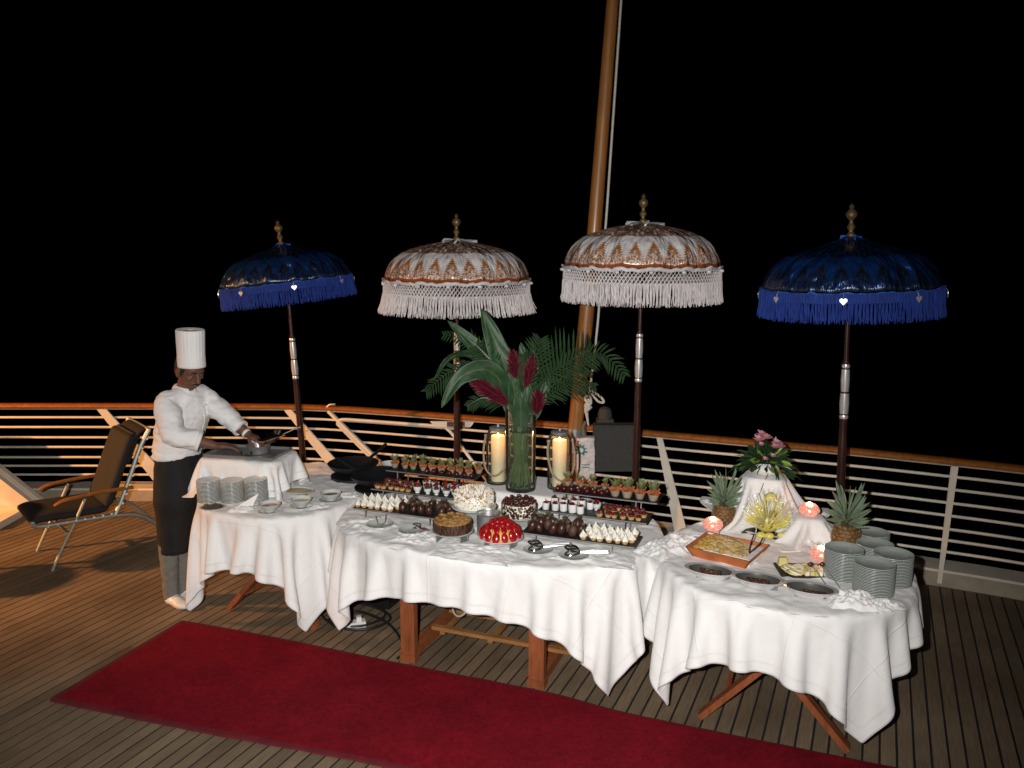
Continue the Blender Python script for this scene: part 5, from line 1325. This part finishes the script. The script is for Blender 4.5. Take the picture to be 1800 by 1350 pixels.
# white bowl with flowers
fb = thing('flower_bowl', 'round white bowl holding pink flowers on the tall draped box', 'vase', (1.415, 4.46, 1.049))
MB().lathe([(.001, 0), (.04, 0), (.068, .018), (.078, .036), (.066, .058), (.042, .070), (.040, .068), (.060, .052), (.001, .012)], 32).build('body', m_china, fb)
fl = thing('flower_arrangement', 'pink flowers and mixed green leaves spreading from the white bowl', 'flowers', (1.415, 4.46, 1.115))
q = MB(); q3 = MB()
for i in range(190):
    a = rnd.uniform(0, 6.28); e = rnd.uniform(-.25, 1.45); L = rnd.uniform(.09, .20); d = Vector((math.cos(a)*math.cos(e)*1.25, math.sin(a)*math.cos(e)*.9, math.sin(e)))
    b0 = d*L*rnd.uniform(.25, .7); k_ = (q3 if rnd.random() < .16 else q)
    k_.leaf(b0, b0+(d+Vector((0, 0, .1))).normalized()*rnd.uniform(.05, .085), rnd.uniform(.018, .032), (0, 0, -.018), 4, side=(rnd.uniform(-1, 1), rnd.uniform(-1, 1), .4), tip=.1)
    if i % 4 == 0: q.tube([(0, 0, -.03), b0*.6, b0], .0022, 4)
for i in range(14):
    a = rnd.uniform(0, 6.28); d = Vector((math.cos(a), math.sin(a)*.8, rnd.uniform(-.15, .15))); q.leaf(d*.08, d*rnd.uniform(.20, .26), .022, (0, 0, -.05), 5, side=(0, 0, 1), tip=.05)
q.build('green_leaves', m_frond, fl, kind='stuff'); q3.build('lime_leaves', m_limeleaf, fl, kind='stuff')
for i, (x, z, y) in enumerate([(-.055, .135, -.03), (-.03, .155, 0), (-.012, .145, -.03), (.045, .115, -.04), (.062, .095, -.03), (.035, .10, -.06), (-.035, .045, -.1), (.01, .06, -.09), (-.045, .115, -.05)]):
    q = MB(); r_ = .027 if i < 6 else .015
    for j in range(9):
        a = j*.7; e = .2+.15*(j % 4); q.leaf((x, y, z), (x+r_*1.2*math.cos(a), y+r_*1.2*math.sin(a)-.006, z+r_*e*1.4), r_*1.1, (0, 0, .006), 3, side=(math.cos(a)*.3, math.sin(a)*.3, 1), tip=.4, base=.3)
    q.build('pink_blossom', m_pink, fl)
for pts in ([(.01, -.06, -.02), (-.04, -.10, -.10), (-.075, -.12, -.20)], [(.03, -.07, -.02), (.035, -.11, -.09), (.02, -.14, -.20)]):
    MB().tube(spline(pts, 6), .0022, 5).build('twig', m_choc2, fl)

# ================================================================== RECLINING DECK CHAIR
ch = thing('reclining_chair', 'charcoal cushioned reclining deck chair with metal frame beside the chef', 'deck chair', (-3.30, 5.60, 0), math.atan2(.65, .76))
# local x runs from the front foot to the back, y to the far side (world offset keeps the far side at .52)
WD = .50
def side_pts(pts, y): return [(x, y, z) for x, z in pts]
for y in (0, WD):
    MB().tube(spline(side_pts([(0, .0), (.07, .14), (.16, .30), (.256, .485)], y), 4), .016, 8, flat=.7).build('front_leg', m_alu, ch)
    MB().tube(spline(side_pts([(-.09, .375), (-.05, .345), (.2, .332), (.45, .315), (.60, .285), (.72, .20), (.84, .06), (.88, .012)], y), 5), .021, 8, flat=.75).build('side_rail', m_alu, ch)
    MB().tube(spline(side_pts([(.445, .315), (.50, .42), (.585, .62), (.66, .80), (.735, .93)], y), 4), .018, 8).build('back_post', m_alu, ch)
    q = MB()
    ap = spline(side_pts([(.05, .475), (.12, .50), (.30, .512), (.50, .510), (.585, .505)], y), 4)
    q.tube(ap, [.028*(.6+.4*min(1, i/4)) for i in range(len(ap))], 10, flat=.45); q.build('armrest', m_mast, ch)
    for i in range(8):
        t = .12+i*.11; x = .445+.29*t**1.0; z = .33+.60*t; x = np.interp(z, [.315, .42, .62, .80, .93], [.445, .50, .585, .66, .735])
        MB().tube([(x+.012, y-.018, z), (x+.012, y+.018, z)], .009, 6).build('strap_clip', m_china, ch)
    for i in range(8):
        x = .0+.06*i; MB().tube([(x, y-.019, .338), (x, y+.019, .338)], .008, 6).build('strap_clip', m_china, ch)
for a in ((-.09, .375), (.735, .93), (.88, .014), (.12, .25)):
    MB().tube([(a[0], 0, a[1]), (a[0], WD, a[1])], .013, 8).build('cross_tube', m_alu, ch)
def cushion(pts, w, th, name, bulge=.0):
    S_ = spline([(x, WD/2, z) for x, z in pts], 6); m = len(S_); rows = []
    for i, p in enumerate(S_):
        t = i/(m-1); d = (S_[min(i+1, m-1)]-S_[max(0, i-1)]).normalized(); n_ = Vector((0, 1, 0)).cross(d)*-1
        e = min(1, min(t, 1-t)*9)**.5; row = []
        for j in range(20):
            a = 2*PI*j/20; c, s_ = math.cos(a), math.sin(a); sq = (abs(c)**.45*(1 if c > 0 else -1), abs(s_)**.7*(1 if s_ > 0 else -1))
            row.append(tuple(p+Vector((0, 1, 0))*sq[0]*w/2*(.86+.14*e)+n_*sq[1]*th/2*max(e, .15)*(1+bulge*math.sin(t*9))))
        rows.append(row)
    q = MB(); q.grid(np.array(rows), close_u=True); q.add(rows[0], [tuple(range(20))]); q.add(rows[-1], [tuple(reversed(range(20)))]); q.build(name, m_cush, ch, sharp=60)
cushion([(-.10, .36), (-.04, .385), (.15, .378), (.30, .372), (.42, .37)], WD-.03, .075, 'seat_cushion')
cushion([(.40, .375), (.46, .50), (.54, .70), (.595, .83), (.63, .90)], WD-.03, .085, 'back_cushion')
cushion([(.555, .665), (.60, .78), (.64, .86), (.665, .90)], WD-.08, .10, 'head_pillow')
cushion([(.64, .88), (.70, .92), (.735, .915), (.75, .86)], WD-.06, .03, 'head_strap')

# ================================================================== THE CHEF
def loft(mb, rings, n=20):
    """rings: centre, half width x, half depth y, facing angle, tilt"""
    rows = []
    for c, rx, ry, ang in rings:
        ca, sa = math.cos(ang), math.sin(ang)
        rows.append([(c[0]+rx*math.cos(t)*ca-ry*math.sin(t)*sa, c[1]+rx*math.cos(t)*sa+ry*math.sin(t)*ca, c[2]) for t in [2*PI*i/n for i in range(n)]])
    mb.grid(np.array(rows), close_u=True); mb.add(rows[0], [tuple(reversed(range(n)))]); mb.add(rows[-1], [tuple(range(n))])
CX, CY = -2.12, 5.08
cf = thing('person', 'chef in tall white hat and white jacket bending over the cooking station', 'person', (CX, CY, 0))
def l(x, y, z): return Vector((x-CX, y-CY, z))
def PD(px, py, d):   # photographed joint at depth d, in chef space
    a = (px-900)/1450; b = (675-py)/1450; c10, s10 = math.cos(R(10)), math.sin(R(10)); yy = c10+b*s10; zz = -s10+b*c10; t = d/yy
    return Vector((a*t-CX, d-CY, 2.35+zz*t))
FA = R(45)         # shoulder line runs from his right (near left) to his left (far right)
sR, sL = PD(296, 703, 4.97), PD(354, 692, 5.19)
eR, wR, hR = PD(306, 763, 4.84), PD(376, 783, 4.90), PD(404, 792, 4.93)
eL, wL, hL = PD(404, 737, 5.16), PD(436, 764, 5.11), PD(462, 776, 5.08)
neckb = (sR+sL)/2+Vector((0.0, 0, .02)); headc = PD(334, 650, 5.05)
sa = math.atan2(sL.y-sR.y, sL.x-sR.x)
hipc = Vector((-.010, .045, .93)); 
# body: one continuous skin
bm_ = MB()
chest = neckb+Vector((-.01, .02, -.14))
loft(bm_, [(hipc+Vector((0, 0, -.06)), .15, .11, sa), (hipc+Vector((0, 0, .06)), .15, .105, sa), ((hipc+chest)/2, .145, .105, sa), (chest, .15, .09, sa), (neckb+Vector((0, 0, -.04)), .11, .055, sa), (neckb+Vector((0, 0, .02)), .06, .055, sa)])
bm_.tube([neckb+Vector((0, 0, -.03)), (neckb+headc)/2+Vector((-.01, .01, 0)), headc+Vector((-.01, .0, -.02))], [.058, .052, .055], 14)
FD = Vector((.80, -.60, 0)).normalized(); FL_ = Vector((-FD.y, FD.x, 0)); tl = R(29)
HR = Matrix.Rotation(math.atan2(FD.y, FD.x), 3, 'Z') @ Matrix.Rotation(tl, 3, 'Y')   # local x = face forward, z up, bowed
def H(x, y, z): return headc + HR @ Vector((x, y, z))
def hball(c, r, sq): bm_.ball(H(*c), r, 16, 12, sq, rot=HR)
hball((-.005, 0, .015), .086, (1.08, .86, 1.15)); hball((.025, 0, -.045), .062, (1.0, .88, 1.05)); hball((.055, 0, -.085), .026, (1., 1.1, .8))
bm_.tube([H(.082, 0, .022), H(.098, 0, -.005), H(.108, 0, -.022), H(.092, 0, -.032)], [.009, .012, .016, .010], 10)
for s_ in (-1, 1):
    bm_.ball(H(.096, s_*.012, -.024), .009, 8, 6); bm_.ball(H(.062, s_*.038, -.014), .020, 10, 8, (1, 1, .8), rot=HR)
    bm_.tube([H(.078, s_*.010, .030), H(.080, s_*.032, .034), H(.064, s_*.055, .026)], [.008, .010, .007], 8)
    bm_.ball(H(-.005, s_*.078, -.008), .027, 12, 8, (.8, .35, 1.25), rot=HR); bm_.ball(H(-.002, s_*.077, -.035), .011, 8, 6)
bm_.ball(H(.086, 0, -.052), .016, 10, 8, (.7, 1.5, .55), rot=HR)
for a, b, c_, r_ in ((sR, eR, wR, 1), (sL, eL, wL, 1)):
    bm_.tube(spline([a+Vector((0, 0, -.02)), a.lerp(b, .5), b, b.lerp(c_, .45), c_], 3), [.040, .042, .042, .041, .041, .040, .040, .041, .041, .040, .036, .030, .027][:13], 12)
def hand(w, tip, palm_n, side_v, curl, spread=1., flip=1):
    """w wrist, tip direction target; palm normal; five unequal bent fingers rooted in the palm, thumb from the side"""
    d = (tip-w).normalized(); x = Vector(side_v); x = (x-d*x.dot(d)).normalized(); n = x.cross(d).normalized()
    if n.dot(Vector(palm_n)) < 0: n = -n
    pc = w+d*.05; rot = Matrix((d, x, n)).transposed()
    bm_.ball(w+d*.012, .029, 12, 8, (1.2, .95, .72), rot=rot); bm_.ball(pc, .045, 14, 10, (1.12, .92, .42), rot=rot)
    for i, (L, o) in enumerate(((.070, -.030), (.082, -.010), (.078, .011), (.062, .030))):
        b0 = w+d*.078+x*o; a1 = curl*(.9+.1*i); p = [w+d*.05+x*o*.8, b0]
        dd = (d+x*o*3*spread).normalized(); ang = 0
        for f, k_ in ((.42, .35), (.32, .75), (.26, .6)):
            ang += a1*k_; v = dd*math.cos(ang)+n*math.sin(ang); p.append(p[-1]+v*L*f)
        bm_.tube(p, [.0105, .0105, .0095, .0088, .0070], 8); bm_.ball(p[-1], .0070, 8, 6)
    tb = w+d*.028-x*.030*flip; t1 = tb+(d*.55-x*.75*flip+n*.35).normalized()*.036; t2 = t1+(d*.85-x*.25*flip+n*.5).normalized()*.028; t3 = t2+(d*.9+n*.5).normalized()*.020
    bm_.tube([w+d*.02-x*.012*flip, tb, t1, t2, t3], [.014, .0145, .0115, .0105, .008], 8); bm_.ball(t3, .008, 8, 6)
hand(wR, hR+Vector((.05, .01, .028)), (0, -.25, -1), (0, 1, 0), .45, 1.3, flip=-1)
hand(wL, hL+Vector((.02, 0, -.01)), (0, .1, -1), (0, 1, 0), .9, 1., flip=1)
for s_, o in ((-1, Vector((-.015, -.04, 0))), (1, Vector((.045, .04, 0)))):
    hp_ = hipc+o+Vector((0, 0, -.03)); kn = Vector((-.070+o.x, .01+o.y, .46)); an = Vector((-.082+o.x*.9, .01+o.y, .07))
    bm_.tube([hp_, hp_.lerp(kn, .5), kn, kn.lerp(an, .35), an], [.078, .062, .042, .040, .030], 14)
    bm_.ball(an+Vector((.045, -.03, -.035)), .026, 12, 8, (2.1, .9, .75), rot=Matrix.Rotation(-.62, 3, 'Z'))
body = finish(remesh(bm_, .0048, 5), 'body', m_skin, cf)
# facial details
for s_ in (-1, 1):
    MB().ball(H(.0765, s_*.030, .008), .0095, 10, 8, (.7, 1.2, .6), rot=HR).build('eye', m_eye, cf)
    q = MB(); q.ball(H(.0815, s_*.030, .005), .0042, 8, 6); q.build('iris', m_hair, cf)
    q = MB(); q.ball(H(.0775, s_*.030, .0125), .0120, 10, 6, (.75, 1.25, .62), rot=HR); q.build('eyelid', m_skin, cf)
    q = MB(); q.tube([H(.090, s_*.014, .034), H(.089, s_*.032, .041), H(.076, s_*.050, .036)], [.003, .0045, .002], 6); q.build('eyebrow', m_hair, cf)
q = MB(); q.tube([H(.087, -.030, -.050), H(.099, -.014, -.041), H(.102, 0, -.041), H(.099, .014, -.041), H(.087, .030, -.050)], [.002, .0055, .005, .0055, .002], 8, flat=.8); q.build('moustache', m_hair, cf)
q = MB(); q.tube([H(.088, -.020, -.058), H(.098, 0, -.056), H(.088, .020, -.058)], [.002, .005, .002], 8); q.build('lips', m_lip, cf)
q = MB(); q.ball(H(-.020, 0, .020), .093, 20, 12, (1.03, .86, 1.02), rot=HR); q.ball(H(-.055, 0, -.03), .062, 14, 10, (.8, 1.05, 1.), rot=HR)
for s_ in (-1, 1): q.tube([H(.022, s_*.072, .04), H(.020, s_*.074, .0), H(.020, s_*.072, -.022)], [.012, .010, .006], 6)
finish(remesh(q, .006, 3), 'hair', m_hair, cf)
# tall pleated hat
HT = Matrix.Rotation(math.atan2(FD.y, FD.x), 3, 'Z') @ Matrix.Rotation(R(3), 3, 'Y')
hb = H(.0, 0, .040)
rows = []; n_ = 96
for j, (z, r, pl) in enumerate([(-.012, .088, 0), (.0, .088, 0), (.045, .086, 0), (.050, .086, .002), (.055, .084, .003), (.11, .085, .0035), (.17, .087, .0035), (.212, .088, .003), (.218, .085, .001), (.214, .06, 0), (.212, .001, 0)]):
    rows.append([tuple(hb + HT @ Vector((1.04*(r+.4*pl*math.cos(i*PI*48/n_*1.0))*math.cos(2*PI*i/n_), .93*(r+.4*pl*math.cos(i*PI*48/n_))*math.sin(2*PI*i/n_), z))) for i in range(n_)])
q = MB(); q.grid(np.array(rows), close_u=True); o = q.build('chef_hat', m_jacket, cf, sharp=60); so = o.modifiers.new('s', 'SOLIDIFY'); so.thickness = .002
# jacket
jk = MB(); wst = Vector((hipc.x-.005, hipc.y-.0, 1.02))
loft(jk, [(wst+Vector((-.005, 0, -.035)), .165, .120, sa), (wst+Vector((0, 0, .02)), .158, .124, sa), (wst.lerp(chest, .45)+Vector((-.02, .01, 0)), .162, .126, sa), (chest+Vector((-.012, .01, 0)), .178, .122, sa), (neckb+Vector((-.01, .01, -.045)), .165, .092, sa), (neckb+Vector((-.004, .004, .005)), .085, .072, sa), (neckb+Vector((0, 0, .02)), .062, .062, sa)], 24)
for s_ in (sR, sL): jk.tube([neckb+Vector((0, 0, -.02)), neckb.lerp(s_, .5)+Vector((0, 0, -.005)), s_+Vector((0, 0, -.01))], [.058, .060, .060], 14)
jk.tube(spline([sR+Vector((.03, .02, .0)), sR+Vector((-.012, -.01, -.03)), sR.lerp(eR, .55)+Vector((-.010, 0, 0)), eR+Vector((-.005, 0, -.006)), eR.lerp(wR, .35), eR.lerp(wR, .62)], 3), [.055, .062, .068, .071, .072, .071, .069, .067, .067, .066, .065, .063, .060, .058, .056, .055], 18)
jk.tube(spline([sL+Vector((-.03, -.02, .0)), sL+Vector((.008, .01, -.02)), sL.lerp(eL, .5), eL, eL.lerp(wL, .35), eL.lerp(wL, .60)], 3), [.052, .058, .062, .064, .064, .063, .062, .061, .060, .059, .058, .056, .054, .053, .052, .051], 18)
jm = remesh(jk, .010, 7); wrinkle(jm, .010, 7, (1, 1, 2.0), 3); wrinkle(jm, .0028, 19, (1, 1, 1.5), 5); finish(jm, 'jacket', m_jacket, cf)
q = MB(); q.tube([neckb+Vector((.061*math.cos(a)*math.cos(sa)-.058*math.sin(a)*math.sin(sa), .061*math.cos(a)*math.sin(sa)+.058*math.sin(a)*math.cos(sa), .030+.012*math.sin(a))) for a in np.linspace(-PI*.40, PI*1.40, 22)], .013, 8, flat=2.0)
q.build('collar', m_jacket, cf)
fdv = Vector((math.sin(sa), -math.cos(sa), 0))
xr = Vector((math.cos(sa), math.sin(sa), 0))
q = MB(); q.tube(spline([neckb+fdv*.062+Vector((0, 0, .0)), neckb+fdv*.105+Vector((0, 0, -.06))+xr*.02, chest+fdv*.136+xr*.03, wst.lerp(chest, .4)+fdv*.138+xr*.03, wst+fdv*.13+xr*.03], 5), .0035, 6); q.build('placket', m_jacket, cf)
for k_ in range(4):
    p = neckb.lerp(wst, .18+.2*k_)+fdv*.134+xr*.055; MB().ball(p, .007, 8, 6).build('button', m_china, cf)
q = MB(); q.box(chest+fdv*.122+xr*.095+Vector((.005, 0, .035)), (.030, .006, .024), rz=sa); q.build('name_badge', m_badge, cf, smooth=False)
for (a, b, f0, f1, r_) in ((eR, wR, .55, .66, .064), (eL, wL, .52, .63, .057)):
    q = MB(); q.tube([a.lerp(b, f0), a.lerp(b, f1)], [r_, r_*.98], 18, cap=False); o = q.build('cuff', m_jacket, cf); so = o.modifiers.new('s', 'SOLIDIFY'); so.thickness = .004
q = MB(); q.tube([wL.lerp(eL, .16), wL.lerp(eL, .04)], .031, 14, cap=False); o = q.build('wrist_bandage', m_china, cf); o.modifiers.new('s', 'SOLIDIFY').thickness = .002
# long black apron over grey trousers
ap = MB()
loft(ap, [(Vector((-.052, .0, .36)), .104, .092, sa), (Vector((-.045, .0, .55)), .120, .102, sa), (Vector((-.025, .0, .72)), .148, .124, sa), (hipc+Vector((0, -.005, -.08)), .168, .135, sa), (hipc+Vector((-.002, 0, .04)), .160, .120, sa), (hipc+Vector((0, 0, .10)), .152, .108, sa)], 24)
am = remesh(ap, .012, 5); wrinkle(am, .008, 6, (1.4, 1.4, .7), 9); finish(am, 'apron', m_apron, cf)
for s_, o in ((-1, Vector((-.015, -.04, 0))), (1, Vector((.045, .040, 0)))):
    kn = Vector((-.075+o.x, .01+o.y, .42)); an = Vector((-.085+o.x*.9, .01+o.y, .10))
    q = MB(); q.tube([kn, kn.lerp(an, .5), an+Vector((0, 0, -.02)), an+Vector((.006, 0, -.05))], [.062, .054, .046, .050], 16); pm = remesh(q, .010, 3); wrinkle(pm, .005, 11, (1, 1, 2.2), s_); finish(pm, 'trouser_leg', m_grey, cf)
    q = MB(); c = Vector((an.x, an.y, 0)); rz_ = Matrix.Rotation(-.62, 3, 'Z')
    def sp_(x, y, z): return c+rz_ @ Vector((x, y, 0))+Vector((0, 0, z))
    q.ball(sp_(.01, 0, .045), .050, 14, 10, (1.2, .95, .85), rot=rz_); q.ball(sp_(.10, 0, .030), .048, 14, 10, (1.6, .95, .62), rot=rz_); q.ball(sp_(.05, 0, .04), .05, 14, 10, (1.5, .9, .7), rot=rz_)
    me = finish(remesh(q, .006, 3), 'shoe', m_shoe, cf)
    for v in me.data.vertices: v.co.z = max(v.co.z, .001)
